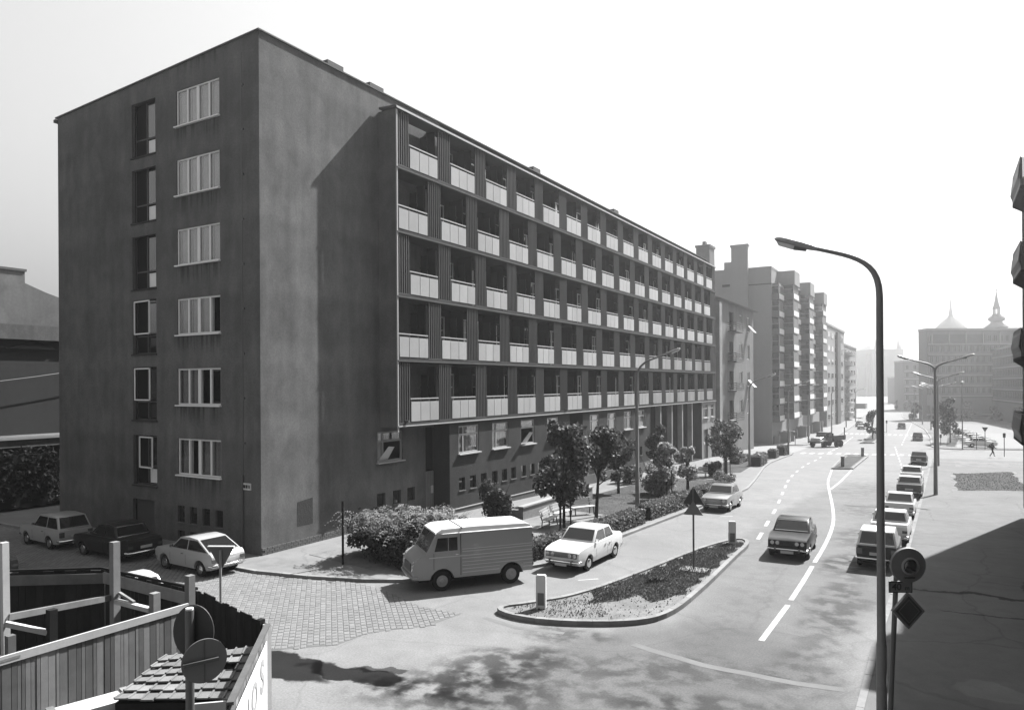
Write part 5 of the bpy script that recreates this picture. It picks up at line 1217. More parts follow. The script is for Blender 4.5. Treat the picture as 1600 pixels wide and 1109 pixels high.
CARS = {
 'sedan': dict(L=4.05, W=1.60, H=1.42, wx=(1.23, -1.19), r=.29, hood=.86, belt=.93, trunk=.93, cab=(-1.22, -.92, .22, .78), nose=.80, tail=.86, lights='twin'),
 'saloon': dict(L=4.1, W=1.60, H=1.42, wx=(1.25, -1.17), r=.29, hood=.86, belt=.93, trunk=.92, cab=(-1.3, -.95, .25, .80), nose=.82, tail=.84, lights='single'),
 'wagon': dict(L=3.55, W=1.50, H=1.46, wx=(1.10, -.92), r=.28, hood=.88, belt=.90, trunk=.90, cab=(-1.70, -1.38, .16, .62), nose=.8, tail=.88, lights='single'),
 'hatch': dict(L=3.6, W=1.53, H=1.36, wx=(1.12, -1.10), r=.28, hood=.84, belt=.88, trunk=.86, cab=(-1.66, -.78, .28, .82), nose=.74, tail=.8, lights='single'),
 'bubble': dict(L=3.65, W=1.52, H=1.38, wx=(1.10, -1.10), r=.28, hood=.84, belt=.88, trunk=.88, cab=(-1.30, -.80, .22, .72), nose=.74, tail=.74, lights='single'),
}
def car(kind, paint, label, x, y, deg, group=None, name='parked_car', roof=None, cat='car', detail=True, dark_face=False, z=0.):
    c = CARS[kind]; L2, W2 = c['L']/2, c['W']/2; H = c['H']; xa, xb = c['wx']; r = c['r']; ra = r+.055; zs = .27
    t = thing(name, label, cat, (x, y, g(y)+z), R(deg), group)
    sl = math.atan2(g(y+.5)-g(y-.5), 1.0)
    if abs(sl) > .001:
        t.rotation_mode = 'QUATERNION'; t.rotation_quaternion = (Matrix.Rotation(sl, 4, 'X') @ Matrix.Rotation(R(deg), 4, 'Z')).to_quaternion()
    P = PA[paint]; c0, c1, c2, c3 = c['cab']; b = c['belt']
    out = [(-L2+.12, zs+.03), (-L2+.02, .42), (-L2, .62), (-L2+.03, c['tail']-.03), (-L2+.12, c['trunk']), (c0, b), (c3, b-.0), ((c3+L2)/2, (b+c['hood'])/2+.005), (L2-.14, c['hood']-.03), (L2-.03, c['nose']-.04), (L2, .58), (L2-.02, .40), (L2-.1, zs+.03)]
    out += list(reversed(arch(xa, ra, zs)))+list(reversed(arch(xb, ra, zs)))
    def f(X, Z):
        k = 1-.10*max(0, (abs(X)/L2-.55)/.45)**2
        if Z < .5: k *= .945+.055*max(0, (Z-.27)/.23)
        elif Z > .74: k *= 1-.055*((Z-.74)/.2)
        return W2*k
    body = loft(out, c['W'], f, [-L2*.85, -L2*.65, L2*.65, L2*.85, 0], [.5, .68, .76], 'body', P, t, .035)
    RP = PA[roof] if roof else P
    cz = b-.03; wb, wt = W2*.90, W2*.76
    cf = lambda X, Z: wb+(wt-wb)*max(0, min(1, (Z-b)/(H-b)))
    cab = [(c0, cz), (c1, H-.045), ((c1+c2)/2, H), (c2, H-.05), (c3, cz)]
    loft(cab, c['W'], cf, [], [(b+H)/2], 'roof', RP, t, .03)
    zb, zt = b+.035, H-.10
    def xe(xl, xh, Z): return xl+(xh-xl)*(Z-cz)/(H-.045-cz)
    # side glass
    front = lambda Z: xe(c3, c2, Z)-.09; rear = lambda Z: xe(c0, c1, Z)+.10
    mid = (c1+c2)/2-.02; splits = [(lambda Z: mid+.035, front), (rear, lambda Z: mid-.035)]
    for s in (-1, 1):
        for fa, fb in splits:
            q = []
            for X, Z in ((fa(zb), zb), (fb(zb), zb), (fb(zt), zt), (fa(zt), zt)): q.append((X, s*(cf(X, Z)+.005), Z))
            q2 = [(X, Y-s*.02, Z) for X, Y, Z in q]; mb = MB()
            mb.hexa(q2+q if s > 0 else q+q2); mb.build('side_window', M['carglass'], t)
    for nm, xl, xh, sg in (('windscreen', c3, c2, 1), ('rear_window', c0, c1, -1)):
        q = []; n_ = Vector((H-cz, 0, xl-xh)).normalized() if sg > 0 else Vector((-(H-cz), 0, -(xl-xh))).normalized()
        if sg < 0: n_ = Vector((-(H-cz), 0, abs(xh-xl))).normalized()
        else: n_ = Vector(((H-cz), 0, abs(xl-xh))).normalized()
        for Z, sy in ((zb+.01, -1), (zb+.01, 1), (zt+.015, 1), (zt+.015, -1)): X = xe(xl, xh, Z); q.append(Vector((X, sy*(cf(X, Z)-.07), Z))+n_*.008)
        q2 = [v-n_*.02 for v in q]; MB().hexa([tuple(v) for v in q2]+[tuple(v) for v in q]).build(nm, M['carglass'], t)
        if detail:
            mb = MB(); mb.bar(q[0]+n_*.003, q[1]+n_*.003, .025, .012, n_); mb.bar(q[3]+n_*.003, q[2]+n_*.003, .02, .012, n_); mb.build('window_trim', M['chrome'], t)
    # wheels
    for X in (xa, xb):
        for s in (-1, 1):
            w_ = MB().lathe((0, 0, 0), [(r*.55, -.075), (r*.93, -.08), (r, -.05), (r, .05), (r*.93, .08), (r*.55, .075)], 18, 'y').build('wheel', M['tyre'], t, True, (X, s*(W2-.12), r))
            MB().lathe((0, 0, 0), [(.165, 0), (.16, s*.012), (.09, s*.03), (.06, s*.035), (.01, s*.036)], 16, 'y').build('hubcap', M['chrome'], w_, True, (0, s*.076, 0))
    MB().box(-L2+.35, L2-.35, -W2+.25, W2-.25, .2, .5).build('floor_pan', M['under'], t)
    # bumpers, lights, plates
    for s, nm in ((1, 'front_bumper'), (-1, 'rear_bumper')):
        mb = MB(); xx = s*(L2+.045); mb.tube([(xx-s*.22, -W2*.93, .43), (xx-s*.05, -W2*.9, .43), (xx, -W2*.7, .43), (xx, W2*.7, .43), (xx-s*.05, W2*.9, .43), (xx-s*.22, W2*.93, .43)], .045, 8)
        o = mb.build(nm, M['chrome'], t, True)
        MB().box(-.008, .008, -.24, .24, -.055, .055).build('number_plate', M['plate'], o, loc=(xx+s*.01 if detail else xx, 0, .43-.10 if s > 0 else .62))
        if detail: 
            for yy in (-.45, .45): MB().box(xx-.03, xx+.055*s if s > 0 else xx+.03, yy-.025, yy+.025, .35, .50).build('overrider', M['metald'], t) if s > 0 else None
    zl = (.42+c['nose'])/2+.06
    gw = W2*.80
    MB().box(L2-.03, L2+.012, -gw, gw, zl-.10, zl+.10).build('grille', M['metald'] if not dark_face else M['under'], t)
    if detail:
        mb = MB()
        for k in range(5): mb.box(L2+.012, L2+.02, -gw*.6, gw*.6, zl-.08+k*.038, zl-.07+k*.038)
        mb.build('grille_bars', M['chrome'] if not dark_face else M['metald'], t)
    pos = (gw-.1,) if c['lights'] == 'single' else (gw-.08, gw-.28)
    for yy in pos:
        for s in (-1, 1): MB().lathe((L2+.012, s*yy, zl), [(.09 if len(pos) == 1 else .075, 0), (.095 if len(pos) == 1 else .078, .015), (.07, .025), (.01, .03)], 14, 'x').build('headlight', M['headl'], t, True)
    for s in (-1, 1): MB().box(-L2-.008, -L2+.03, s*(W2*.78)-.1, s*(W2*.78)+.1, .58, .70 if kind != 'wagon' else .8).build('taillight', M['taill'], t)
    if detail:
        dm = MB()
        for s in (-1, 1):
            for X in (c3-.12, mid, c0+.5 if kind not in ('hatch', 'wagon') else mid): 
                for za, zb_ in ((.36, .5), (.5, .74)):
                    if X < 0 and za < .5 and abs(X-xb) < ra+.05: continue
                    ya, yb_ = s*(f(X, za)+.002), s*(f(X, zb_)+.002); dm.quad((X-.006, ya, za), (X+.006, ya, za), (X+.006, yb_, zb_), (X-.006, yb_, zb_))
        dm.build('door_gap', M['under'], t)
        for s in (-1, 1):
            for X in (mid+.12,) if kind in ('hatch', 'wagon', 'bubble') else (mid+.12, c0+.55): MB().box(X, X+.13, min(s*W2, s*(W2+.03)), max(s*W2, s*(W2+.03)), .755, .78).build('door_handle', M['chrome'], t)
        MB().box(c3-.25, c3-.17, W2*.93, W2*1.06, b+.05, b+.14).build('wing_mirror', M['chrome'], t)
    return t
ROW = 'cars parked along the right kerb'; LANE = 'cars parked in the shade of the gable'
def cpos(front, wb_front, deg): # place from the near front wheel contact
    return front
# in the shade of the gable, noses to the left
car('wagon', 'cream', 'cream small station wagon, last of the three parked at the gable', -34.0, 17.35, 178, LANE)
car('sedan', 'dark', 'dark saloon parked between the cream wagon and the pale hatchback', -29.55, 17.5, 179, LANE)
car('hatch', 'cream', 'pale rounded hatchback with sloping tail parked nearest the building corner', -24.55, 17.75, 178, LANE)
car('sedan', 'mid', 'dark saloon cut by the left picture edge behind the hoarding post', -30.6, 12.7, 176, None)
car('bubble', 'white', 'white car roof just showing behind the back boards of the hoarding', -21.3, 12.9, 170, None)
# left kerb and road
car('sedan', 'white', 'white saloon parked at the kerb beside the hedge, just beyond the van', -12.2, 26.1, -91)
car('saloon', 'grey', 'grey saloon parked at the left kerb further up the street', -11.3, 43.4, -89)
car('sedan', 'black', 'black saloon with twin round headlamps driving towards the camera', -5.45, 32.2, -87, name='moving_car', dark_face=True)
car('wagon', 'black', 'black rounded saloon, nearest in the right kerb row behind the lamp post', -2.2, 31.9, 91, ROW, roof='white')
car('sedan', 'white', 'second car in the right kerb row, white with its tail behind the black one', -2.1, 37.9, 90, ROW)
car('bubble', 'white', 'third car in the right kerb row, white and rounded with round tail lamps', -2.1, 46.2, 90, ROW)
car('saloon', 'mid', 'fourth car in the right kerb row, dark body under a pale roof', -2.0, 57.0, 90, ROW, roof='white')
car('sedan', 'white', 'fifth car in the right kerb row, low white saloon', -2.2, 66.6, 90, ROW)
car('sedan', 'black', 'last car in the right kerb row, black saloon before the crossing', -2.25, 88.6, 90, ROW)
car('sedan', 'dark', 'dark car driving away beyond the zebra crossing in the right lane', -3.8, 141, 92, name='moving_car', detail=False)
car('sedan', 'dark', 'farther dark car driving away near the far crossing', -8.0, 182, 94, name='moving_car', detail=False)
car('saloon', 'grey', 'grey car beside the dark one at the far left kerb', -15.4, 176, -90, detail=False); car('hatch', 'dark', 'dark car at the far left kerb before the curved balcony block', -17.0, 188, -90, detail=False)
car('wagon', 'grey', 'small grey car far up the left carriageway', -17.5, 226, -90, detail=False, name='moving_car')
# car park on the right: white cars side by side facing the road
base = car('saloon', 'white', 'pale saloon nearest the camera in the right car park', 4.6, 127.2, 12, 'pale cars in the right car park', detail=False)
LB = ['second pale car from the camera in the right car park', 'third pale car from the camera in the right car park', 'fourth pale car from the camera in the right car park', 'fifth pale car from the camera in the right car park', 'sixth pale car from the camera in the right car park', 'seventh pale car from the camera in the right car park', 'farthest pale car in the right car park']
for i, l_ in enumerate(LB):
    yy = 132.4+i*5.2; q = copy_tree(base, (4.7-.42*i, yy, g(yy)+.11), None, l_)
base.location.z += .11
# truck
def truck():
    x, y, deg = -15.0, 116.6, -118
    t = thing('army_truck', 'dark open bed lorry with a pale bonnet turning at the side street', 'lorry', (x, y, g(y)), R(deg))
    for X in (1.9, -1.1, -2.0):
        for s in (-1, 1):
            w_ = MB().lathe((0, 0, 0), [(.3, -.12), (.5, -.13), (.52, -.08), (.52, .08), (.5, .13), (.3, .12)], 16, 'y').build('wheel', M['tyre'], t, True, (X, s*.95, .52)); MB().lathe((0, 0, 0), [(.22, 0), (.12, s*.05), (.02, s*.06)], 10, 'y').build('hub', M['under'], w_, True, (0, s*.12, 0))
    MB().box(-2.9, 2.7, -.4, .4, .7, .95).build('chassis', M['under'], t)
    loft([(1.2, .9), (1.2, 1.6), (2.7, 1.45), (2.85, 1.3), (2.85, .85)], 2, lambda X, Z: .62 if X > 1.3 else .8, [1.5, 2.3], [1.2], 'bonnet', PA['truckh'], t, .05)
    for s in (-1, 1): loft([(1.3, .95), (1.35, 1.12), (2.0, 1.2), (2.6, 1.05), (2.7, .85), (2.6, .85), (1.9, 1.05)], 2, lambda X, Z: .28, [], [], 'wing', PA['truckh'], t, 0).location = (0, s*.85, 0)
    loft([(.0, .9), (-.0, 2.2), (.15, 2.3), (.95, 2.25), (1.2, 1.55), (1.25, .9)], 2, lambda X, Z: 1.02 if Z < 1.6 else .92, [], [1.6], 'cab', PA['olive'], t, .05)
    MB().hexa([(1.235, -.8, 1.62), (1.235, .8, 1.62), (1.21, .8, 1.62), (1.21, -.8, 1.62), (1.03, -.75, 2.15), (1.03, .75, 2.15), (1.0, .75, 2.15), (1.0, -.75, 2.15)]).build('windscreen', M['carglass'], t)
    for s in (-1, 1): MB().box(.25, .95, s*.99-.03, s*.99+.03, 1.62, 2.1).build('side_window', M['carglass'], t)
    MB().box(-3.0, -.15, -1.1, 1.1, 1.05, 1.2).build('bed_floor', PA['olive'], t)
    for s in (-1, 1): MB().box(-3.0, -.15, s*1.1-.04, s*1.1+.04, 1.2, 1.75).build('bed_side', PA['olive'], t)
    MB().box(-.2, -.12, -1.06, 1.06, 1.2, 2.1).build('headboard', PA['olive'], t); MB().bar((-2.9, 1.0, 1.75), (-2.9, 1.0, 2.9), .1, .1).build('tail_post', PA['olive'], t)
    MB().box(2.86, 2.95, -.95, .95, .75, .95).build('bumper', M['under'], t)
    for s in (-1, 1): MB().lathe((2.7, s*.85, 1.2), [(.12, 0), (.12, .08), (.02, .1)], 10, 'x').build('headlight', M['headl'], t)
truck()
# delivery van
def van():
    x, y, deg = -14.62, 21.38, 180+52
    t = thing('delivery_van', 'pale grey ribbed delivery van with a white roof at the corner kerb', 'van', (x, y, 0), R(deg))
    L2, W2, H = 2.16, .89, 2.08; xa, xb, r = 1.16, -1.49+.14, .34
    def ar(cx): 
        ra = r+.09; zs = .42; a0 = math.asin((zs-r)/ra); return [(cx+ra*math.cos(a), r+ra*math.sin(a)) for a in np.linspace(math.pi-a0, a0, 9)]
    out = [(-L2, .42), (-L2, 1.9), (-L2+.06, 2.0), (-L2+.2, 2.05), (0, H), (1.15, H-.03), (1.32, H-.1), (1.70, 1.28), (2.02, 1.12), (2.12, .98), (2.16, .6), (2.12, .42)]+list(reversed(ar(xa)))+list(reversed(ar(xb)))
    def f(X, Z):
        k = 1.
        if X > 1.2: k = 1-.10*((X-1.2)/.96)**1.6
        if Z > 1.25: k *= 1-.06*((Z-1.25)/.8)
        if Z > 1.9: k *= 1-.10*((Z-1.9)/.18)
        if Z < .6: k *= .98
        return W2*k
    loft(out, 0, f, [-1.8, -1, 0, .6, 1.3, 1.7, 1.9], [.6, .9, 1.25, 1.6, 1.9, 1.98], 'body', PA['van'], t, .03)
    # white roof shell sitting on the body
    rp_ = [(-L2+.0, 1.93), (-L2+.06, 2.02), (-L2+.22, 2.07), (0, H+.02), (1.15, H-.01), (1.36, H-.11), (1.38, 1.93)]
    loft(rp_, 0, lambda X, Z: W2*(.955 if Z < 1.96 else .90-.05*(Z-1.96)/.1)*(1-.05*max(0, X-1)/.4), [-1, 0, .6, 1.1], [1.97], 'roof', PA['vanroof'], t, .025)
    for zc in (1.38, 1.30, 1.06, .94, .82, .70, .58):
        for s in (-1, 1): 
            a0 = -L2+.03; bq = .45
            if zc < .80: segs = [(xb+.45, bq)]+([(a0, xb-.45)])
            else: segs = [(a0, bq)]
            for (p, q) in segs: w = f(0, zc); MB().bar((p, s*(w+.004), zc), (q, s*(w+.004), zc), .03, .028).build('rib', PA['rib_glint'], t)
    for s in (-1, 1):
        MB().bar((-L2+.03, s*(W2+.006), 1.16), (1.62, s*(W2+.004), 1.16), .03, .035).build('belt_moulding', PA['rib_glint'], t)
        w = lambda Z: f(.9, Z)+.006
        for a, b_ in ((.62, .93), (.96, 1.33)):
            q = [(a, s*w(1.36), 1.36), (b_+(.1 if b_ > 1.2 else 0), s*w(1.36), 1.36), (b_-.02 if b_ > 1.2 else b_, s*w(1.80), 1.80), (a, s*w(1.80), 1.80)]; q2 = [(X, Y-s*.03, Z) for X, Y, Z in q]
            MB().hexa(q2+q if s > 0 else q+q2).build('door_window', M['carglass'], t)
        MB().box(.5, .515, s*W2-.015, s*W2+.008, .5, 1.9).box(1.45, 1.46, s*W2*.99-.03, s*W2*.99+.004, .75, 1.3).build('door_gap', M['under'], t)
        MB().box(.60, .72, min(s*W2, s*(W2+.035)), max(s*W2, s*(W2+.035)), 1.2, 1.23).build('door_handle', M['chrome'], t)
    MB().box(.42, .45, -W2*.9, W2*.9, 2.07, 2.105).build('roof_seam', M['metald'], t)
    def wx(Z): return 1.70+(1.32-1.70)*(Z-1.28)/(1.98-1.28)
    n_ = Vector((.70, 0, .38)).normalized()
    for sa_, sb_ in ((-.74, -.03), (.03, .74)):
        q = [Vector((wx(Z), sy*(1-.07*(Z-1.3)), Z))+n_*.012 for Z, sy in ((1.33, sa_), (1.33, sb_), (1.92, sb_), (1.92, sa_))]
        MB().hexa([tuple(v-n_*.03) for v in q]+[tuple(v) for v in q]).build('windscreen', M['carglass'], t)
    MB().box(2.13, 2.175, -.42, .42, .66, .92).build('grille', M['metald'], t)
    for s in (-1, 1):
        MB().lathe((2.13, s*.62, .80), [(.12, 0), (.12, .03), (.09, .045), (.01, .05)], 16, 'x').build('headlight', M['headl'], t, True)
        MB().lathe((2.10, s*.7, 1.0), [(.04, 0), (.035, .05), (.005, .06)], 10, 'x').build('indicator', M['headl'], t)
        for X in (xa, xb):
            w_ = MB().lathe((0, 0, 0), [(r*.58, -.09), (r*.93, -.1), (r, -.06), (r, .06), (r*.93, .1), (r*.58, .09)], 20, 'y').build('wheel', M['tyre'], t, True, (X, s*(W2-.13), r))
            MB().lathe((0, 0, 0), [(.2, 0), (.19, s*.0), (.17, -s*.03), (.1, s*.0), (.07, s*.04), (.01, s*.045)], 16, 'y').build('hub', M['lamp_head'], w_, True, (0, s*.092, 0))
    MB().tube([(2.0, -.86, .5), (2.16, -.8, .5), (2.2, 0, .5), (2.16, .8, .5), (2.0, .86, .5)], .055, 8).build('front_bumper', PA['van'], t, True)
    MB().box(-1.9, 1.9, -.6, .6, .3, .6).build('chassis', M['under'], t); MB().box(-L2-.03, -L2-.005, -.02, .02, .5, 1.95).build('rear_door_gap', M['under'], t)
    for s in (-1, 1):
        MB().box(-L2-.03, -L2, s*.75-.05, s*.75+.05, .75, .95).build('taillight', M['taill'], t)
        for z_ in (.6, 1.1, 1.6): MB().box(-L2-.03, -L2+.02, s*.87-.03, s*.87+.03, z_, z_+.1).build('hinge', M['metald'], t)
van()

# ================================================================ PEDESTRIAN
def pedestrian():
    V = {'pel': (0, 0, .93), 'wai': (0, .02, 1.08), 'che': (0, .04, 1.32), 'nek': (0, .05, 1.47), 'hea': (0, .07, 1.60), 'top': (0, .06, 1.70),
         'hl': (-.10, 0, .88), 'kl': (-.11, .24, .50), 'al': (-.11, .30, .09), 'tl': (-.11, .46, .05), 'hr': (.10, 0, .88), 'kr': (.11, -.05, .50), 'ar': (.11, -.36, .14), 'tr': (.11, -.26, .04),
         'sl': (-.20, .04, 1.40), 'el': (-.25, -.14, 1.16), 'wl': (-.24, -.10, .90), 'sr': (.20, .04, 1.40), 'er': (.25, .14, 1.17), 'wr': (.23, .32, 1.0)}
    E_ = [('pel', 'wai'), ('wai', 'che'), ('che', 'nek'), ('nek', 'hea'), ('hea', 'top'), ('pel', 'hl'), ('hl', 'kl'), ('kl', 'al'), ('al', 'tl'), ('pel', 'hr'), ('hr', 'kr'), ('kr', 'ar'), ('ar', 'tr'), ('che', 'sl'), ('sl', 'el'), ('el', 'wl'), ('che', 'sr'), ('sr', 'er'), ('er', 'wr')]
    Rd = dict(pel=.15, wai=.14, che=.16, nek=.06, hea=.10, top=.07, hl=.1, kl=.07, al=.05, tl=.045, hr=.1, kr=.07, ar=.05, tr=.045, sl=.075, el=.05, wl=.04, sr=.075, er=.05, wr=.04)
    names = list(V); me = bpy.data.meshes.new('body'); me.from_pydata([V[k] for k in names], [(names.index(a), names.index(b)) for a, b in E_], [])
    t = thing('person', 'pedestrian in dark clothes striding across the pavement on the right', 'person', (5.1, 106.4, g(106.4)+.1), R(-62))
    o = ob('body', me, None); o.modifiers.new('skin', 'SKIN'); me.skin_vertices
    for i, k in enumerate(names): me.skin_vertices[0].data[i].radius = (Rd[k], Rd[k])
    me.skin_vertices[0].data[0].use_root = True
    o.modifiers.new('sub', 'SUBSURF').levels = 1
    dg = bpy.context.evaluated_depsgraph_get(); m2 = bpy.data.meshes.new_from_object(o.evaluated_get(dg)); m2.name = 'body'; bpy.data.objects.remove(o); m2.materials.clear(); m2.materials.append(M['cloth']); m2.shade_smooth(); ob('body', m2, t)
    MB().lathe((0, .075, 1.60), [(.02, -.11), (.075, -.08), (.095, 0), (.085, .07), (.04, .115), (.005, .12)], 12).build('head', M['skin'], t, True)
    MB().lathe((0, .06, 1.64), [(.1, -.03), (.103, .03), (.08, .08), (.005, .095)], 12).build('hair', M['cloth'], t, True)
    MB().tube([(-.24, -.10, .90), (-.24, -.08, .82)], [.035, .02], 6).build('hand', M['skin'], t); MB().tube([(.23, .32, 1.0), (.23, .38, .96)], [.035, .02], 6).build('hand', M['skin'], t)
pedestrian()

# ================================================================ HOARDING (foreground left)
def W3(X, Z, z): x, y = cw(X, Z); return Vector((x, y, z))
hd = thing('hoarding', 'weathered plank hoarding around a dark building pit in the foreground left', 'hoarding', (cw(-9, 15)[0], cw(-9, 15)[1], 0))
hbx, hby = hd.location.x, hd.location.y
def hp(mb, nm, m, par=None):
    o = mb.build(nm, m, par or hd)
    if par is None: o.location = (-hbx, -hby, 0)
    return o
rh = random.Random(5)
def planks(a, b, zt0, zt1, m='wood', th=.025, pw=.145, zb=.02, top_jit=.02, gap=.008):
    a = Vector(a); b = Vector(b); L_ = (b-a).length; d = (b-a).normalized(); n = Vector((-d.y, d.x)); x = 0
    while x < L_-.03:
        w_ = min(pw*rh.uniform(.6, 1.5), L_-x); p = a+d*x; q = a+d*(x+w_-gap); t_ = (x+w_/2)/L_; zt = zt0+(zt1-zt0)*t_+rh.uniform(-top_jit, top_jit); off = n*rh.uniform(-.006, .006)
        p, q = p+off, q+off; r_ = n*th
        hp(MB().hexa([(p.x, p.y, zb), (q.x, q.y, zb), (q.x+r_.x, q.y+r_.y, zb), (p.x+r_.x, p.y+r_.y, zb), (p.x, p.y, zt), (q.x, q.y, zt), (q.x+r_.x, q.y+r_.y, zt), (p.x+r_.x, p.y+r_.y, zt)]), 'plank', M[m]); x += w_
A0 = cw(-10.2, 11.1); A1 = cw(-7.15, 15.95)
# recompute along the seen line
A0 = cw(-9.9, 11.6)
planks(A0, A1, 2.10, 2.12, pw=.105, gap=.01)
a3 = Vector((A0[0], A0[1], 2.14)); b3 = Vector((A1[0], A1[1], 2.16)); hp(MB().bar(a3+(b3-a3)*.28, b3, .05, .15), 'top_rail', M['woodl'])
hp(MB().bar(a3, a3+(b3-a3)*.35, .06, .05), 'top_rail', M['wood'])
# back fence
E0, E1, E2, E3 = cw(-14.5, 18.8), cw(-10.75, 19.1), cw(-7.5, 17.25), cw(-5.0, 14.75)
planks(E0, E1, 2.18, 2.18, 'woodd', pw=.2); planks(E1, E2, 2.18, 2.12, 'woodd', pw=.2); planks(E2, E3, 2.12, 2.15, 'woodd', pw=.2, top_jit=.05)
def rail(X0, Z0, z0, X1, Z1, z1, w_, h_, m, nm='rail'): hp(MB().bar(W3(X0, Z0, z0), W3(X1, Z1, z1), w_, h_), nm, M[m])
rail(-14.2, 18.65, 2.0, -10.7, 18.95, 2.0, .05, .26, 'wood'); rail(-10.7, 18.95, 2.02, -7.6, 17.15, 1.95, .05, .28, 'wood')
rail(-14, 18.7, 2.24, -10.8, 19.05, 2.24, .06, .06, 'woodd'); rail(-10.8, 19.05, 2.24, -7.5, 17.2, 2.2, .06, .06, 'woodd')
def pst(px_, yt, Z, w_, m, zb=0., base_px=None):
    X = (px_-800)/1133*Z; zt = 7-(yt-603)/1133*Z; x, y = cw(X, Z); x2, y2 = cw(((base_px or px_)-800)/1133*Z, Z)
    hp(MB().bar((x2, y2, zb), (x, y, zt), w_, w_, (0, 1, 0)), 'post', M[m])
pst(178, 845, 17.6, .17, 'wood'); pst(295, 898, 16.4, .16, 'wood'); pst(240, 925, 16.5, .17, 'wood'); pst(5, 845, 15.0, .13, 'woodl', base_px=8); pst(79, 950, 15.2, .16, 'woodd'); pst(14, 990, 14.0, .14, 'wood', base_px=14)
def R2(p0, Z0, p1, Z1, w_, h_, m): rail((p0[0]-800)/1133*Z0, Z0, 7-(p0[1]-603)/1133*Z0, (p1[0]-800)/1133*Z1, Z1, 7-(p1[1]-603)/1133*Z1, w_, h_, m, 'brace')
R2((10, 962), 15.0, (172, 932), 17.6, .1, .13, 'wood'); R2((180, 938), 17.5, (234, 952), 16.5, .12, .1, 'woodl'); R2((6, 972), 14.9, (72, 986), 15.2, .12, .1, 'woodl'); R2((185, 925), 17.6, (208, 940), 17.0, .06, .06, 'wood')
# poster side fence facing the road
C0, C1 = cw(-4.98, 14.7), cw(-4.38, 11.2)
planks(C1, C0, 2.06, 2.16, 'wood', pw=.16, top_jit=.0)
c0, c1 = Vector((C0[0], C0[1], 2.17)), Vector((C1[0], C1[1], 2.10)); hp(MB().bar(c1, c0, .11, .05), 'top_rail', M['wood'])
dd = (c0-c1); dd.z = 0; dd.normalize(); nn = Vector((dd.y, -dd.x, 0))
def onposter(u, z): p = c1+dd*u+nn*.03; return (p.x, p.y, z)
PL_ = (c0-c1).length
mb = MB(); a = [onposter(.25, .5), onposter(PL_-.35, .5), onposter(PL_-.35, 1.95), onposter(.25, 1.88)]; nb = nn*.012
mb.hexa([a[0], a[1], tuple(Vector(a[1])+nb), tuple(Vector(a[0])+nb), a[3], a[2], tuple(Vector(a[2])+nb), tuple(Vector(a[3])+nb)])
po = hp(mb, 'poster', M['signw'])
ra_ = math.atan2(dd.y, dd.x)
for body, u, z_, s_ in (('S', PL_-.95, 1.45, .85), ('O', PL_-1.75, 1.4, .7), ('I', PL_-2.3, 1.4, .6)):
    p = c1+dd*u+nn*.05; o = text(body, s_, (p.x-0, p.y-0, z_), (R(90), 0, ra_), M['coping'], po, 'poster_letter')
pst(415, 975, 14.75, .12, 'woodl'); pst(405, 967, 14.9, .13, 'woodd')
# tiled lean-to roof between the fences
U = W3(-6.9, 14.0, 1.62); UR = W3(-5.05, 13.9, 1.78); LL_ = W3(-6.55, 12.55, 1.35); LR = W3(-4.75, 12.3, 1.42)
U, UR, LL_, LR = W3(-6.75, 14.15, 1.75), W3(-5.15, 14.5, 1.78), W3(-6.9, 12.55, 1.55), W3(-4.85, 12.7, 1.5)
shed = thing('tool_shed', 'small dark lean-to shed roofed with loose clay tiles inside the hoarding corner', 'shed', (U.x, U.y, 0))
def sp(mb, nm, m, sm=False): o = mb.build(nm, m, shed, sm); o.location = (-U.x, -U.y, 0); return o
nR, nC = 6, 9
def bil(s, t_): return U*(1-s)*(1-t_)+UR*s*(1-t_)+LL_*(1-s)*t_+LR*s*t_
rh = random.Random(17)
for i in range(nR):
    for j in range(nC):
        if (i, j) in ((2, 6), (3, 5), (2, 7)): continue
        p00, p10, p01, p11 = bil(j/nC, i/nR), bil((j+.93)/nC, i/nR), bil(j/nC, (i+1.12)/nR), bil((j+.93)/nC, (i+1.12)/nR)
        up = Vector((0, 0, 1)); lo = .0+rh.uniform(0, .01); hi = .035+rh.uniform(0, .012); j0 = rh.uniform(-.03, .03); d_ = (p01-p00).normalized()*j0
        P = [p00+up*lo, p10+up*lo, p11+up*hi, p01+up*hi]; Q = [v+up*.018 for v in P]; mb = MB().hexa([tuple(v+d_) for v in (P[3], P[2], P[1], P[0])]+[tuple(v+d_) for v in (Q[3], Q[2], Q[1], Q[0])])
        # raised side roll and front lip
        mb.bar(tuple(Q[0]+d_+up*.012), tuple(Q[3]+d_+up*.012), .03, .03); mb.bar(tuple(Q[3]+d_+up*.004), tuple(Q[2]+d_+up*.004), .022, .022)
        sp(mb, 'roof_tile', M['tile'])
sp(MB().hexa([tuple(Vector((v.x, v.y, .02))) for v in (LL_, LR, UR, U)]+[tuple(v-Vector((0, 0, .03))) for v in (LL_, LR, UR, U)]), 'shed_wall', M['woodd'])
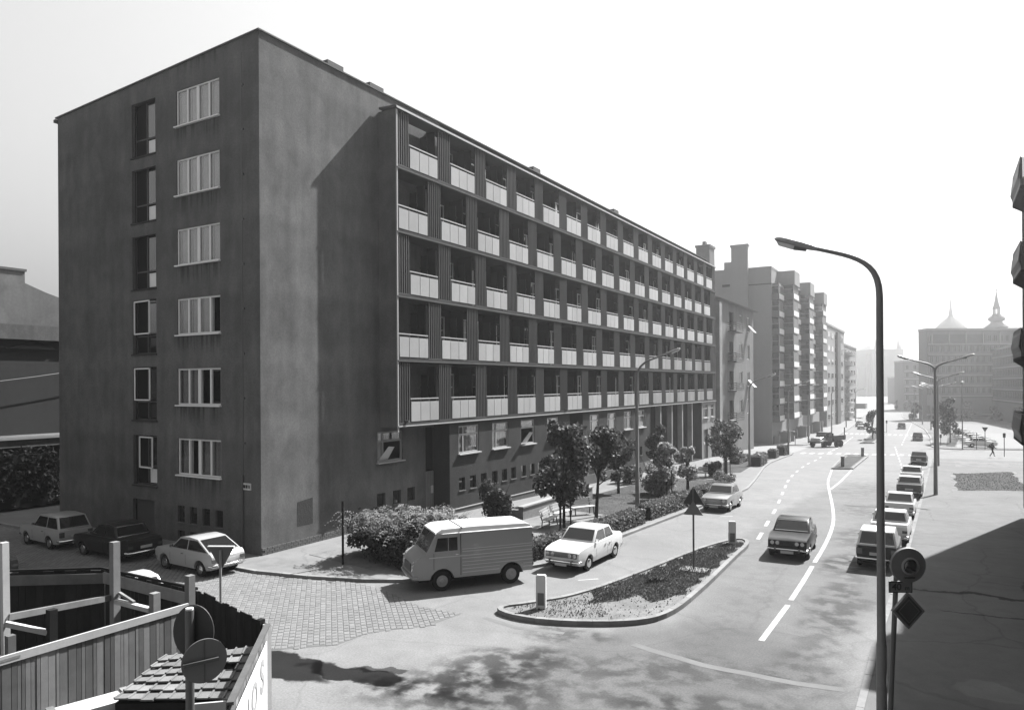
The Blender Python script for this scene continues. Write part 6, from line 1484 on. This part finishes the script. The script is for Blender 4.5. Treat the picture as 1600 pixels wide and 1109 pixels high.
# lumber box and stacked boards near the planks
bx = thing('board_stack', 'pale stack of fresh boards strapped together beside the plank fence', 'board stack', (*cw(-8.6, 12.4), 0))
bo = Vector((bx.location.x, bx.location.y, 0))
pa, pb = W3(-8.35, 12.4, 1.4), W3(-7.0, 13.7, 1.4); dv = (pb-pa); dv.z = 0; LD = dv.length; dv.normalize(); nv = Vector((dv.y, -dv.x, 0))
for i in range(7):
    for j in range(2):
        q = MB().hexa([tuple(pa+dv*rh.uniform(0, .06)+nv*(j*.27)-bo*1+Vector((0, 0, -1.4+i*.2))), tuple(pb+nv*(j*.27)-bo+Vector((0, 0, -1.4+i*.2))), tuple(pb+nv*(j*.27+.255)-bo+Vector((0, 0, -1.4+i*.2))), tuple(pa+nv*(j*.27+.255)-bo+Vector((0, 0, -1.4+i*.2))),
                       tuple(pa+nv*(j*.27)-bo+Vector((0, 0, -1.4+i*.2+.192))), tuple(pb+nv*(j*.27)-bo+Vector((0, 0, -1.4+i*.2+.192))), tuple(pb+nv*(j*.27+.255)-bo+Vector((0, 0, -1.4+i*.2+.192))), tuple(pa+nv*(j*.27+.255)-bo+Vector((0, 0, -1.4+i*.2+.192)))]); q.build('board', M['woodl'], bx)
for u in (.35, LD-.35):
    p = pa+dv*u; q = p+nv*.54; mb = MB(); mb.bar(tuple(p-bo+Vector((0, 0, .01))-nv*.02), tuple(q-bo+Vector((0, 0, .01))+nv*.02), .12, .03); mb.bar(tuple(q-bo+nv*.02+Vector((0, 0, .02))), tuple(q-bo+nv*.02+Vector((0, 0, -1.36))), .12, .03); mb.build('strap', M['wood'], bx)
# small notice boards at the corner by the round signs
nb_ = thing('leaning_board', 'pale cut board standing upright below the small round sign', 'board', (*cw(-4.85, 11.6), 0)); nb_.rotation_euler = (0, 0, TH+.2)
MB().box(-.24, .24, -.02, .02, 0, 1.95).build('board', M['woodl'], nb_); MB().box(-.26, .26, .03, .08, 1.7, 1.78).build('cross_batten', M['wood'], nb_)
cr = thing('crate', 'open wooden crate edge at the foot of the poster fence', 'crate', (*cw(-4.75, 12.2-.4), 0)); cr.rotation_euler = (0, 0, TH+.1)
for bb in ((-.35, .35, -.3, -.27), (-.35, .35, .27, .3)): MB().box(bb[0], bb[1], bb[2], bb[3], 0, 1.5).build('crate_side', M['wood'], cr)
for bb in ((-.35, -.32, -.265, .265), (.32, .35, -.265, .265)): MB().box(bb[0], bb[1], bb[2], bb[3], 0, 1.5).build('crate_end', M['wood'], cr)
# the dark pit inside the hoarding
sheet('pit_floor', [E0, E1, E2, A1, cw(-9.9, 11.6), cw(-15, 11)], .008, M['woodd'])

# ================================================================ HAZE
hm = bpy.data.materials.new('haze'); hm.use_nodes = True; hn = hm.node_tree; hn.nodes.remove(hn.nodes['Principled BSDF'])
pv = hn.nodes.new('ShaderNodeVolumePrincipled'); pv.inputs['Color'].default_value = (.95, .95, .95, 1); pv.inputs['Density'].default_value = .00045; pv.inputs['Anisotropy'].default_value = .6
hn.links.new(pv.outputs[0], hn.nodes['Material Output'].inputs['Volume'])
tag(MB().box(-1420, 1420, -300, 1420, -5.8, 62).build('haze', hm), 'pale summer haze filling the whole street', 'haze', kind='stuff')
